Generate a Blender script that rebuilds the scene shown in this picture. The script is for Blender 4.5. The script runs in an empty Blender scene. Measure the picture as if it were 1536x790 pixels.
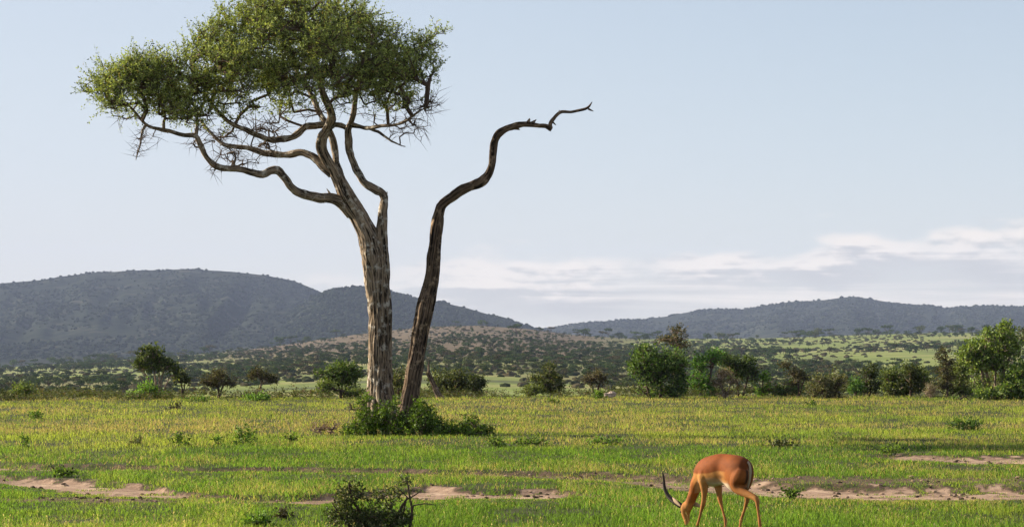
import bpy, math, random
import numpy as np
from mathutils import Vector

# ------------------------------------------------------------------ camera, sky, sun, exposure
S = bpy.context.scene
COL = S.collection
R = math.radians
F = 4266.7            # focal length in photo pixels (100 mm on a 36 mm wide frame)
EYE, HZ = 2.2, 517.0  # eye height, horizon row

cam = bpy.data.objects.new('camera', bpy.data.cameras.new('camera'))
COL.objects.link(cam)
cam.location = (0, 0, EYE); cam.rotation_euler = (R(90), 0, 0)
cam.data.lens = 100; cam.data.sensor_width = 36
cam.data.shift_y = (HZ - 395) / 1536
cam.data.clip_start = 0.5; cam.data.clip_end = 60000
S.camera = cam

SUN_BEHIND, SUN_EL = 23.0, 23.0      # degrees behind the picture plane on the left, elevation
w = bpy.data.worlds.new('World'); S.world = w; w.use_nodes = True
nt = w.node_tree; N = nt.nodes; L = nt.links
bg = N['Background']
sky = N.new('ShaderNodeTexSky'); sky.sky_type = 'NISHITA'; sky.sun_disc = False
sky.sun_elevation = R(SUN_EL); sky.sun_rotation = R(-(90 - SUN_BEHIND))
sky.altitude = 1600; sky.air_density = 1.0; sky.dust_density = 0.6; sky.ozone_density = 1.6
bg.inputs['Strength'].default_value = 0.0525
def wmath(op, a, b=None, c=None, clamp=False):
    n = N.new('ShaderNodeMath'); n.operation = op; n.use_clamp = clamp
    for i, v in enumerate((a, b, c)):
        if v is None: continue
        if isinstance(v, (int, float)): n.inputs[i].default_value = v
        else: L.new(v, n.inputs[i])
    return n.outputs[0]
def wmix(fac, a, b, t='MIX'):
    n = N.new('ShaderNodeMix'); n.data_type = 'RGBA'; n.blend_type = t
    if isinstance(fac, (int, float)): n.inputs[0].default_value = fac
    else: L.new(fac, n.inputs[0])
    for i, v in ((6, a), (7, b)):
        if isinstance(v, tuple): n.inputs[i].default_value = v
        else: L.new(v, n.inputs[i])
    return n.outputs[2]
tc = N.new('ShaderNodeTexCoord'); sp = N.new('ShaderNodeSeparateXYZ'); L.new(tc.outputs['Generated'], sp.inputs[0])
X, Y, Z = sp.outputs
az = wmath('ARCTAN2', X, Y)
def wnoise(sx, sz, off, detail=6, rough=0.55, dist=0.0, dz=0.0):
    cb = N.new('ShaderNodeCombineXYZ')
    L.new(wmath('MULTIPLY', az, sx), cb.inputs[0]); L.new(wmath('MULTIPLY', wmath('ADD', Z, dz), sz), cb.inputs[1]); cb.inputs[2].default_value = off
    n = N.new('ShaderNodeTexNoise'); n.inputs['Scale'].default_value = 1; n.inputs['Detail'].default_value = detail
    n.inputs['Roughness'].default_value = rough; n.inputs['Distortion'].default_value = dist
    L.new(cb.outputs[0], n.inputs['Vector']); return n.outputs['Fac']
def wsmooth(v, a, b):
    n = N.new('ShaderNodeMapRange'); n.interpolation_type = 'SMOOTHSTEP'; L.new(v, n.inputs[0])
    n.inputs[1].default_value = a; n.inputs[2].default_value = b; return n.outputs[0]
def wsmooth_(v, a, b):
    n = N.new('ShaderNodeMapRange'); L.new(v, n.inputs[0]); n.inputs[1].default_value = a; n.inputs[2].default_value = b; return n.outputs[0]
# pale haze low over the horizon, mixed over the clear sky
hz = wmath('MULTIPLY', wmath('EXPONENT', wmath('MULTIPLY', wmath('ABSOLUTE', Z), -11.0)), 0.62)
glow = wmath('MULTIPLY', wsmooth_(az, 0.12, -0.26), 0.22)
base = wmix(wmath('ADD', wmath('ADD', hz, 0.28), glow, clamp=True), sky.outputs[0], wmix(wsmooth(Z, 0.0, 0.07), (6.9, 6.65, 6.1, 1), (6.25, 6.4, 6.85, 1)))
# low bank of cloud: its top climbs towards the right; billows with bright tops above, grey streaks below
lim = wmath('ADD', wmath('MULTIPLY', az, 0.080), 0.0285)
big = wnoise(15, 45, 3.1, 3, 0.5)
puff = wnoise(30, 78, 1.3, 9, 0.52, 0.1)
puff_up = wnoise(30, 78, 1.3, 9, 0.52, 0.1, dz=0.0022)      # the same billows read a little higher: their difference is the lit upper side
streak = wnoise(9, 230, 7.7, 6, 0.6, 0.3)
top = wmath('ADD', lim, wmath('MULTIPLY', wmath('SUBTRACT', big, 0.47), 0.036))
hgt = wmath('SUBTRACT', top, Z)
body = wsmooth(wmath('ADD', wmath('MULTIPLY', hgt, 55.0), puff), 0.42, 0.72)
side = wsmooth(az, -0.10, 0.01)
low = wsmooth(Z, 0.0035, 0.013)
den = wmath('MULTIPLY', wmath('MULTIPLY', wmath('MULTIPLY', body, wmath('ADD', wmath('MULTIPLY', wsmooth(puff, 0.30, 0.62), 0.55), 0.45)), wmath('ADD', wmath('MULTIPLY', side, 0.70), 0.22)), wmath('ADD', wmath('MULTIPLY', low, 0.75), 0.25))
lit = wmath('MULTIPLY', wmath('MULTIPLY', wmath('SUBTRACT', puff, puff_up), 4.5), wsmooth(hgt, 0.022, 0.004))
upper = wsmooth(hgt, 0.014, 0.002)
tone = wmath('ADD', wmath('ADD', wmath('ADD', wmath('MULTIPLY', wmath('SUBTRACT', streak, 0.5), 2.2), 0.56), lit), wmath('MULTIPLY', upper, 0.22))
tone = wsmooth(tone, 0.34, 0.92)
cl = wmix(tone, (5.3, 5.15, 4.9, 1), (9.0, 8.1, 7.1, 1))
L.new(wmix(den, base, cl), bg.inputs['Color'])

sun = bpy.data.objects.new('sun', bpy.data.lights.new('sun', 'SUN')); COL.objects.link(sun)
sdir = Vector((-math.cos(R(SUN_BEHIND)) * math.cos(R(SUN_EL)), math.sin(R(SUN_BEHIND)) * math.cos(R(SUN_EL)), math.sin(R(SUN_EL))))
sun.rotation_euler = sdir.to_track_quat('Z', 'Y').to_euler()
sun.data.energy = 5.0; sun.data.angle = R(0.5); sun.data.color = (1.0, 0.86, 0.66)

S.view_settings.view_transform = 'Standard'; S.view_settings.look = 'None'
S.view_settings.exposure = 1.22; S.view_settings.gamma = 1.0; S.view_settings.use_curve_mapping = False
S.render.engine = 'CYCLES'
cy = S.cycles
cy.use_denoising = True; cy.max_bounces = 6; cy.diffuse_bounces = 3; cy.glossy_bounces = 2
cy.transmission_bounces = 4; cy.transparent_max_bounces = 6; cy.volume_bounces = 0
cy.use_adaptive_sampling = True; cy.adaptive_threshold = 0.02
cy.sample_clamp_indirect = 4

# ------------------------------------------------------------------ helpers
rng = np.random.default_rng(7)
NB, NS = 1020000, 75000   # grass blades, seed stalks
HAZE = 4.5e-5
def P(px, row, D):
    return np.array([(px - 768) / F * D, D, EYE - (row - HZ) * D / F])

def hsh(ix, iy, iz, seed):
    h = (ix.astype(np.int64) * 374761393 + iy.astype(np.int64) * 668265263 + iz.astype(np.int64) * 2147483647 + seed * 1274126177) & 0x7fffffff
    h = ((h ^ (h >> 13)) * 1274126177) & 0x7fffffff
    h = h ^ (h >> 16)
    return (h & 0xffff) / 65535.0
def vnoise(x, y, z=None, seed=0):
    x = np.asarray(x, float); y = np.asarray(y, float)
    z = np.zeros_like(x) if z is None else np.asarray(z, float)
    ix, iy, iz = np.floor(x), np.floor(y), np.floor(z)
    fx, fy, fz = x - ix, y - iy, z - iz
    fx, fy, fz = [t * t * (3 - 2 * t) for t in (fx, fy, fz)]
    o = 0
    for dx in (0, 1):
        for dy in (0, 1):
            for dz in (0, 1):
                wt = (fx if dx else 1 - fx) * (fy if dy else 1 - fy) * (fz if dz else 1 - fz)
                o = o + wt * hsh(ix + dx, iy + dy, iz + dz, seed)
    return o
def fbm(x, y, z=None, octs=4, seed=0, g=0.5):
    a, s, o = 1.0, 0.0, 0.0
    for k in range(octs):
        o = o + a * vnoise(x, y, z, seed + k * 17); s += a; a *= g
        x = x * 2.03 + 5.1; y = y * 2.03 + 1.7
        if z is not None: z = z * 2.03 + 3.3
    return o / s
def sstep(a, b, t):
    t = np.clip((t - a) / (b - a), 0, 1); return t * t * (3 - 2 * t)

def mesh_np(name, verts, faces, mat, parent=None, col=None, attrs=None, smooth=False, uv=None):
    """faces: list of (n,k) index arrays; col: per-vertex rgb; uv: per-vertex (n,2)"""
    me = bpy.data.meshes.new(name)
    verts = np.asarray(verts, np.float32)
    fl = [np.asarray(f, np.int32) for f in faces if len(f)]
    idx = np.concatenate([f.ravel() for f in fl])
    sizes = np.concatenate([np.full(len(f), f.shape[1], np.int32) for f in fl])
    st = np.concatenate([[0], np.cumsum(sizes)[:-1]]).astype(np.int32)
    me.vertices.add(len(verts)); me.vertices.foreach_set('co', verts.ravel())
    me.loops.add(len(idx)); me.loops.foreach_set('vertex_index', idx)
    me.polygons.add(len(sizes)); me.polygons.foreach_set('loop_start', st)
    me.polygons.foreach_set('use_smooth', np.full(len(sizes), smooth))
    if col is not None:
        a = me.attributes.new('tint', 'FLOAT_COLOR', 'POINT')
        c = np.ones((len(verts), 4), np.float32); c[:, :3] = col
        a.data.foreach_set('color', c.ravel())
    for k, v in (attrs or {}).items():
        a = me.attributes.new(k, 'FLOAT', 'POINT'); a.data.foreach_set('value', np.asarray(v, np.float32))
    if uv is not None:
        a = me.attributes.new('bark', 'FLOAT_VECTOR', 'POINT')
        u3 = np.zeros((len(verts), 3), np.float32); u3[:, :uv.shape[1]] = uv
        a.data.foreach_set('vector', u3.ravel())
    me.update(calc_edges=True); me.validate()
    me.materials.append(mat)
    o = bpy.data.objects.new(name, me); COL.objects.link(o)
    if parent is not None: o.parent = parent
    return o

def tag(o, label=None, cat=None, group=None, kind=None):
    if label: o['label'] = label
    if cat: o['category'] = cat
    if group: o['group'] = group
    if kind: o['kind'] = kind
    return o
def thing(name, label, cat, loc, group=None):
    o = bpy.data.objects.new(name, None); o.empty_display_size = 0.2; COL.objects.link(o)
    o.location = loc
    return tag(o, label, cat, group)

# ---- materials
def new_mat(name):
    m = bpy.data.materials.new(name); m.use_nodes = True
    return m, m.node_tree.nodes, m.node_tree.links
def leaf_mat(name, trans=0.35, gloss=0.05, rough=0.45, mul=(1, 1, 1)):
    m, n, l = new_mat(name); n.clear()
    at = n.new('ShaderNodeAttribute'); at.attribute_name = 'tint'
    mx = n.new('ShaderNodeMix'); mx.data_type = 'RGBA'; mx.blend_type = 'MULTIPLY'; mx.inputs[0].default_value = 1
    l.new(at.outputs['Color'], mx.inputs[6]); mx.inputs[7].default_value = (*mul, 1)
    d = n.new('ShaderNodeBsdfDiffuse'); t = n.new('ShaderNodeBsdfTranslucent'); g = n.new('ShaderNodeBsdfGlossy')
    tm = n.new('ShaderNodeMix'); tm.data_type = 'RGBA'; tm.blend_type = 'MULTIPLY'; tm.inputs[0].default_value = 1
    l.new(mx.outputs[2], tm.inputs[6]); tm.inputs[7].default_value = (1.35, 1.35, 0.6, 1)
    l.new(mx.outputs[2], d.inputs[0]); l.new(tm.outputs[2], t.inputs[0])
    g.inputs['Roughness'].default_value = rough; g.inputs[0].default_value = (0.8, 0.85, 0.8, 1)
    a = n.new('ShaderNodeMixShader'); a.inputs[0].default_value = trans; l.new(d.outputs[0], a.inputs[1]); l.new(t.outputs[0], a.inputs[2])
    b = n.new('ShaderNodeMixShader'); b.inputs[0].default_value = gloss; l.new(a.outputs[0], b.inputs[1]); l.new(g.outputs[0], b.inputs[2])
    o = n.new('ShaderNodeOutputMaterial'); l.new(b.outputs[0], o.inputs[0])
    return m
def bark_mat(name, c1, c2, c3, su=3.0, sv=1.1, bump=0.5):
    """grooved bark: noise stretched along the limb through the 'bark' attribute (angle*radius, length)"""
    m, n, l = new_mat(name); p = n['Principled BSDF']
    at = n.new('ShaderNodeAttribute'); at.attribute_name = 'bark'
    mp = n.new('ShaderNodeMapping'); mp.inputs['Scale'].default_value = (su * 6, sv, su * 6); l.new(at.outputs['Vector'], mp.inputs[0])
    a = n.new('ShaderNodeTexNoise'); a.inputs['Scale'].default_value = 1.6; a.inputs['Detail'].default_value = 7; a.inputs['Roughness'].default_value = 0.65
    l.new(mp.outputs[0], a.inputs['Vector'])
    g = n.new('ShaderNodeNewGeometry')
    b = n.new('ShaderNodeTexNoise'); b.inputs['Scale'].default_value = 5.5; b.inputs['Detail'].default_value = 6; b.inputs['Roughness'].default_value = 0.7
    l.new(g.outputs['Position'], b.inputs['Vector'])
    r1 = n.new('ShaderNodeValToRGB'); e = r1.color_ramp.elements
    e[0].position = 0.42; e[0].color = (*c1, 1); e[1].position = 0.58; e[1].color = (*c2, 1)
    l.new(a.outputs['Fac'], r1.inputs[0])
    r2 = n.new('ShaderNodeValToRGB'); e = r2.color_ramp.elements
    e[0].position = 0.53; e[0].color = (0, 0, 0, 1); e[1].position = 0.64; e[1].color = (1, 1, 1, 1)
    l.new(b.outputs['Fac'], r2.inputs[0])
    mx = n.new('ShaderNodeMix'); mx.data_type = 'RGBA'; l.new(r2.outputs[0], mx.inputs[0]); l.new(r1.outputs[0], mx.inputs[6]); mx.inputs[7].default_value = (*c3, 1)
    l.new(mx.outputs[2], p.inputs['Base Color']); p.inputs['Roughness'].default_value = 0.85; p.inputs['Specular IOR Level'].default_value = 0.12
    bu = n.new('ShaderNodeBump'); bu.inputs['Strength'].default_value = bump; bu.inputs['Distance'].default_value = 0.06
    l.new(a.outputs['Fac'], bu.inputs['Height']); l.new(bu.outputs[0], p.inputs['Normal'])
    return m
def plain_mat(name, c, rough=0.8, var=0.3, scale=8.0):
    m, n, l = new_mat(name); p = n['Principled BSDF']
    t = n.new('ShaderNodeTexNoise'); t.inputs['Scale'].default_value = scale; t.inputs['Detail'].default_value = 5
    r = n.new('ShaderNodeValToRGB'); e = r.color_ramp.elements
    e[0].position = 0.3; e[0].color = (*[x * (1 - var) for x in c], 1); e[1].position = 0.7; e[1].color = (*[min(1, x * (1 + var)) for x in c], 1)
    l.new(t.outputs['Fac'], r.inputs[0]); l.new(r.outputs[0], p.inputs['Base Color']); p.inputs['Roughness'].default_value = rough; p.inputs['Specular IOR Level'].default_value = 0.12
    return m
def tint_mat(name, rough=0.6, sheen=0.0, bump=0.0):
    m, n, l = new_mat(name); p = n['Principled BSDF']
    at = n.new('ShaderNodeAttribute'); at.attribute_name = 'tint'; l.new(at.outputs['Color'], p.inputs['Base Color'])
    p.inputs['Roughness'].default_value = rough; p.inputs['Sheen Weight'].default_value = sheen; p.inputs['Specular IOR Level'].default_value = 0.12
    return m

LEAF = leaf_mat('leaf', 0.27, 0.02, 0.55)
FARLEAF = leaf_mat('far_leaf', 0.2, 0.0)
GRASS = leaf_mat('grass_blade', 0.45, 0.008, 0.5)
BARK = bark_mat('bark', (0.022, 0.015, 0.010), (0.42, 0.325, 0.23), (0.62, 0.58, 0.50), bump=1.3)
DEADWOOD = bark_mat('dead_wood', (0.012, 0.008, 0.006), (0.22, 0.155, 0.105), (0.38, 0.28, 0.19), su=3.0, sv=0.45, bump=1.3)
TWIG = plain_mat('twig', (0.085, 0.06, 0.045), 0.9)
PALETWIG = plain_mat('pale_twig', (0.26, 0.19, 0.14), 0.9)

# ------------------------------------------------------------------ terrain
def lut(tab):
    a = np.array(tab, float)
    return lambda x, k=1: np.interp(x, a[:, 0], a[:, k])
T_far = np.array([(-900,690,5,.8),(-200,692,4,.7),(0,696,4,.75),(60,699,3.2,.7),(160,700,2.8,.62),(300,703,2,.5),(450,704,2.5,.55),(620,707,2.5,.55),(780,711,3,.55),(900,713,3.5,.6),(1000,719,6,.75),(1130,729,7,.88),(1300,733,7,.92),(1536,734,6.5,.92),(2400,735,7,.92)], float)
T_near = np.array([(-900,722,8,.9),(-200,722,7,.8),(0,718,3,.7),(60,722,5,.95),(150,729,8,.92),(230,733,5.5,.92),(275,740,3,.7),(330,743,2,.5),(400,745,3,.75),(480,746,4,.85),(540,742,3,.6),(600,737,4,.8),(640,736,6.5,1),(700,737,5,.9),(760,738,4,.95),(830,738,5,1),(858,740,3,.5),(900,745,2,.15),(960,748,2,0),(2400,748,2,0)], float)
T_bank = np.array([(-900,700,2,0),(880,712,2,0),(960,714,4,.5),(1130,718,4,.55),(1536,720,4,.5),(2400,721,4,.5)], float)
T_right = np.array([(-900,684,1,0),(1305,684,1,0),(1345,684,3,.9),(1400,686,2.6,.8),(1460,688,3.6,.9),(1536,688,4,.9),(2400,688,5,.9)], float)
T_low = np.array([(-900,748,4,.3),(0,748,4,.3),(60,749,4,.55),(200,747,5,.6),(290,750,3,.3),(420,752,2,0),(880,757,2,0),(930,760,2.5,.5),(1000,757,3,.3),(1040,760,3,0),(2400,760,3,0)], float)
def bare_mask(x, D):
    """0..1 bare earth, from the map of the wheel tracks"""
    px = 768 + F * x / D; row = HZ + EYE * F / D
    n1 = fbm(x * 0.9, D * 0.5, octs=4, seed=3); n2 = fbm(x * 5, D * 3.2, octs=3, seed=9)
    m = 0
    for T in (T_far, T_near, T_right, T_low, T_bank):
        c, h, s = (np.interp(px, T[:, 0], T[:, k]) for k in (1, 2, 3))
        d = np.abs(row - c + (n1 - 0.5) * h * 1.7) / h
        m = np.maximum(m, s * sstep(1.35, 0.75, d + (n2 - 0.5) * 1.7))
    return m
def track_dip(x, D):
    px = 768 + F * x / D; row = HZ + EYE * F / D
    n1 = fbm(x * 0.9, D * 0.5, octs=4, seed=3)
    z = 0
    for T, dep in ((T_far, 0.10), (T_near, 0.07), (T_right, 0.05)):
        c, h, s = (np.interp(px, T[:, 0], T[:, k]) for k in (1, 2, 3))
        d = (row - c + (n1 - 0.5) * h * 0.9) / h      # negative = far side: a steep little bank
        z = z - dep * np.clip(s * 1.3, 0, 1) * sstep(-1.25, -0.8, d) * sstep(3.2, 0.4, d)
    return z
RIDGE = np.array([(-1500,560),(0,551),(130,543),(300,531),(400,521),(480,509),(560,498),(640,490),(720,488),(790,493),(860,502),(950,508),(1050,508),(1150,507),(1300,502),(1400,499),(1536,497),(2600,494)], float)
EDGE = np.array([(-1500,112),(0,112),(400,115),(768,118),(1100,122),(1536,126),(2600,128)], float)
DR = 2600.0
def ground_z(x, D):
    x = np.asarray(x, float); D = np.asarray(D, float)
    px = 768 + F * x / np.maximum(D, 20)
    near = 0.07 * (fbm(x * 0.16, D * 0.16, octs=3, seed=1) - 0.5) * sstep(25, 45, D) + 0.035 * (fbm(x * 1.3, D * 1.3, octs=3, seed=2) - 0.5)
    near = near + track_dip(x, D)
    de = np.interp(px, EDGE[:, 0], EDGE[:, 1])
    ridge = np.interp(px, RIDGE[:, 0], RIDGE[:, 1])
    t = np.clip(np.log(np.maximum(D, 1) / 480) / math.log(DR / 480), 0, 1)
    row = 606 + (ridge - 606) * t ** 0.80
    row = row + 3.5 * (fbm(x * 0.006, D * 0.003, octs=3, seed=5) - 0.5) * np.sin(np.pi * t)
    mid = EYE - (row - HZ) * D / F
    fall = -8.0 * sstep(0, 1, (D - de) / (300 - de))
    b = sstep(300, 480, D)
    z = near * (1 - sstep(130, 200, D)) + fall * (1 - b) + mid * b
    zr = EYE - (ridge - HZ) * DR / F
    back = zr - 30 * sstep(DR, DR + 900, D)
    return np.where(D > DR, back, z)

gm, n, l = new_mat('savanna_ground'); p = n['Principled BSDF']; p.inputs['Roughness'].default_value = 0.95
p.inputs['Specular IOR Level'].default_value = 0.15
def nz(scale, det=5, rough=0.6, vec=None):
    t = n.new('ShaderNodeTexNoise'); t.inputs['Scale'].default_value = scale; t.inputs['Detail'].default_value = det; t.inputs['Roughness'].default_value = rough
    if vec is not None: l.new(vec, t.inputs['Vector'])
    return t.outputs['Fac']
def ramp(fac, els):
    r = n.new('ShaderNodeValToRGB'); e = r.color_ramp.elements
    for i, (pos, c) in enumerate(els):
        el = e[i] if i < 2 else e.new(pos)
        el.position = pos; el.color = (*c, 1)
    l.new(fac, r.inputs[0]); return r.outputs[0]
def mix(fac, a, b, bt='MIX'):
    m_ = n.new('ShaderNodeMix'); m_.data_type = 'RGBA'; m_.blend_type = bt
    if isinstance(fac, (int, float)): m_.inputs[0].default_value = fac
    else: l.new(fac, m_.inputs[0])
    for i, v in ((6, a), (7, b)):
        if isinstance(v, tuple): m_.inputs[i].default_value = (*v, 1)
        else: l.new(v, m_.inputs[i])
    return m_.outputs[2]
geo = n.new('ShaderNodeNewGeometry').outputs['Position']
def attr(k):
    a = n.new('ShaderNodeAttribute'); a.attribute_name = k; return a.outputs['Fac']
grassc = ramp(nz(2.2, 6, 0.7, geo), [(0.35, (0.02, 0.026, 0.008)), (0.65, (0.065, 0.075, 0.02))])
sand = ramp(nz(1.6, 8, 0.7, geo), [(0.32, (0.17, 0.105, 0.072)), (0.5, (0.34, 0.235, 0.165)), (0.68, (0.52, 0.38, 0.275))])
speck = ramp(nz(16, 4, 0.7, geo), [(0.36, (0.45, 0.42, 0.4)), (0.46, (1, 1, 1))])
sand = mix(1.0, sand, speck, 'MULTIPLY')
far_g = ramp(nz(0.012, 6, 0.62, geo), [(0.36, (0.07, 0.085, 0.03)), (0.50, (0.17, 0.22, 0.045)), (0.66, (0.26, 0.24, 0.10))])
scrub = ramp(nz(0.03, 7, 0.68, geo), [(0.35, (0.04, 0.042, 0.026)), (0.5, (0.115, 0.083, 0.05)), (0.68, (0.165, 0.125, 0.075))])
far_c = mix(attr('brown'), far_g, scrub)
far_c = mix(ramp(nz(0.16, 5, 0.7, geo), [(0.54, (0, 0, 0)), (0.66, (0.7, 0.7, 0.7))]), far_c, (0.045, 0.055, 0.028))
c = mix(attr('far'), grassc, far_c)
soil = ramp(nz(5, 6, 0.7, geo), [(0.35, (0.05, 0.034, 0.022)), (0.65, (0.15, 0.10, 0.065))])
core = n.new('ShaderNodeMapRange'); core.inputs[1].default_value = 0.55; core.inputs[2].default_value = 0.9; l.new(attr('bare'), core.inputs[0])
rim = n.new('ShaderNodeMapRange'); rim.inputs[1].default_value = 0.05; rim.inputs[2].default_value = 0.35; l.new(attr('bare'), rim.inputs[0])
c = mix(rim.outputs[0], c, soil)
l.new(mix(core.outputs[0], c, sand), p.inputs['Base Color'])
bu = n.new('ShaderNodeBump'); bu.inputs['Distance'].default_value = 0.05; bu.inputs['Strength'].default_value = 0.6
l.new(nz(9, 6, 0.7, geo), bu.inputs['Height']); l.new(bu.outputs[0], p.inputs['Normal'])

us = np.unique(np.concatenate([np.linspace(-1.4, -0.26, 40), np.linspace(-0.26, 0.26, 720), np.linspace(0.26, 1.4, 40)]))
ds = np.concatenate([np.geomspace(2, 32, 24, endpoint=False), np.arange(32, 62, 0.14), np.geomspace(62, 135, 120, endpoint=False),
                     np.geomspace(135, 480, 40, endpoint=False), np.geomspace(480, DR, 150), np.geomspace(DR * 1.02, 11500, 30)])
U, DD = np.meshgrid(us, ds); XX = U * DD
ZZ = ground_z(XX, DD)
far = sstep(120, 200, DD)
PX = 768 + F * U
ROWf = HZ + (EYE - ZZ) * F / DD
bn = fbm(XX * 0.004, DD * 0.002, octs=4, seed=21)
wx = sstep(190, 360, PX) * sstep(1010, 860, PX)
brown = np.clip(wx * sstep(566, 528, ROWf + (bn - 0.5) * 34 - np.abs(PX - 640) * -0.03), 0, 1) * sstep(600, 900, DD)
brown = np.maximum(brown, 0.55 * sstep(0.60, 0.68, bn) * far)
verts = np.stack([XX, DD, ZZ], -1).reshape(-1, 3)
nr, nc = XX.shape
i = np.arange((nr - 1) * nc).reshape(nr - 1, nc)[:, :-1].ravel()
faces = np.stack([i, i + 1, i + nc + 1, i + nc], -1)
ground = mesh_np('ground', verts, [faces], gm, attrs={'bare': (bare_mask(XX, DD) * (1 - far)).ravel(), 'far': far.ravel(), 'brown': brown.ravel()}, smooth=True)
tag(ground, kind='structure')

# ---- hills
hm, n, l = new_mat('hill_slope'); p = n['Principled BSDF']; p.inputs['Roughness'].default_value = 1; p.inputs['Specular IOR Level'].default_value = 0
geo = n.new('ShaderNodeNewGeometry').outputs['Position']
hc = ramp(nz(0.012, 8, 0.72, geo), [(0.35, (0.010, 0.014, 0.012)), (0.55, (0.028, 0.035, 0.026)), (0.72, (0.09, 0.085, 0.065))])
l.new(hc, p.inputs['Base Color'])
def hill(name, crest, D0, Dc, z0, seed, spur=0.2, group=None, px0=None, px1=None):
    crest = np.array(crest, float)
    pxs = np.linspace(px0 if px0 is not None else crest[0, 0], px1 if px1 is not None else crest[-1, 0], 460)
    vs = np.linspace(0, 1.5, 90)
    PXg, V = np.meshgrid(pxs, vs)
    Dd = D0 + (Dc - D0) * V
    cr = np.interp(PXg, crest[:, 0], crest[:, 1])
    cr = cr + 1.5 * (fbm(PXg * 0.02, PXg * 0, octs=3, seed=seed) - 0.5)
    zc = EYE - (cr - HZ) * Dc / F
    up = np.clip(V, 0, 1)
    prof = up ** 1.15 * (1 - 0.18 * (1 - up))
    n_ = fbm(PXg * 0.009 + 0.8 * V, V * 1.4, octs=5, seed=seed + 4) - 0.5
    rid = 1 - np.abs(2 * fbm(PXg * 0.014 - V * 1.1, V * 0.9, octs=4, seed=seed + 9) - 1)
    zz = z0 + (zc - z0) * prof + (zc - z0) * np.sin(np.pi * up) ** 0.8 * sstep(.1, .5, up) * (spur * n_ + spur * 0.9 * (rid - 0.7))
    zz = np.where(V > 1, z0 + (zc - z0) * (1 - (V - 1) * 1.6), zz)
    Xx = (PXg - 768) / F * Dd
    vv = np.stack([Xx, Dd, zz], -1)
    nr, nc = Xx.shape
    i = np.arange((nr - 1) * nc).reshape(nr - 1, nc)[:, :-1].ravel()
    o = mesh_np(name, vv.reshape(-1, 3), [np.stack([i, i + 1, i + nc + 1, i + nc], -1)], hm, smooth=True)
    tag(o, kind='structure')
    return vv
HA = hill('hill', [(-1800,520),(-900,470),(-300,438),(0,424),(60,419),(130,409),(200,405),(280,403),(330,405),(400,412),(440,420),(480,436),(520,455),(600,490),(700,520)], 3600, 6200, -30, 31, 0.22)
HB = hill('hill', [(330,530),(380,500),(430,470),(470,445),(500,433),(540,430),(570,432),(600,441),(650,450),(700,461),(750,476),(800,491),(850,505),(900,520)], 3500, 5000, -25, 47, 0.16)
HC = hill('hill', [(640,530),(750,506),(820,493),(870,484),(930,479),(960,478),(1000,474),(1040,466),(1070,463),(1110,464),(1150,457),(1185,452),(1240,449),(1280,444),(1310,449),(1350,455),(1400,458),(1420,462),(1440,460),(1480,458),(1536,459),(1800,466),(2400,500),(3000,520)], 4300, 7200, -35, 63, 0.2)

def blob_proto(seed, flat=0.7, nu=7, nv=4):
    r_ = np.random.default_rng(seed)
    th = np.linspace(0, 2 * np.pi, nu, endpoint=False); ph = np.linspace(0.25, np.pi * 0.80, nv)
    v = [(0, 0, flat)]
    for p_ in ph:
        for t in th:
            k = r_.uniform(0.72, 1.2)
            v.append((math.sin(p_) * math.cos(t) * k, math.sin(p_) * math.sin(t) * k, math.cos(p_) * flat * k))
    v = np.array(v); f3 = [(0, 1 + a, 1 + (a + 1) % nu) for a in range(nu)]
    f4 = [(1 + b * nu + a, 1 + (b + 1) * nu + a, 1 + (b + 1) * nu + (a + 1) % nu, 1 + b * nu + (a + 1) % nu) for b in range(nv - 1) for a in range(nu)]
    return v, np.array(f3), np.array(f4)
def scatter(protos, pos, scl, rot, cols):
    """merge copies of prototypes (verts, faces...) into arrays"""
    V, F3, F4, C = [], [], [], []; off = 0
    which = rng.integers(0, len(protos), len(pos))
    for k, pr in enumerate(protos):
        s = which == k
        if not s.any(): continue
        v = pr[0]; m = s.sum(); ca, sa = np.cos(rot[s]), np.sin(rot[s])
        sc = scl[s]
        x = v[None, :, 0] * sc[:, None, 0]; y = v[None, :, 1] * sc[:, None, 1]; z = v[None, :, 2] * sc[:, None, 2]
        vv = np.stack([x * ca[:, None] - y * sa[:, None], x * sa[:, None] + y * ca[:, None], z], -1) + pos[s][:, None, :]
        V.append(vv.reshape(-1, 3))
        cc = cols[s][:, None, :] * (pr[3][None, :, :] if len(pr) > 3 else 1.0)
        C.append(np.broadcast_to(cc, (m, len(v), 3)).reshape(-1, 3))
        o = off + np.arange(m)[:, None, None] * len(v)
        if pr[1] is not None and len(pr[1]): F3.append((pr[1][None] + o).reshape(-1, pr[1].shape[1]))
        if pr[2] is not None and len(pr[2]): F4.append((pr[2][None] + o).reshape(-1, 4))
        off += m * len(v)
    fs = []
    if F3: fs.append(np.concatenate(F3))
    if F4: fs.append(np.concatenate(F4))
    return np.concatenate(V), fs, np.concatenate(C)
blobs = [blob_proto(s) for s in range(6)]
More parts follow.
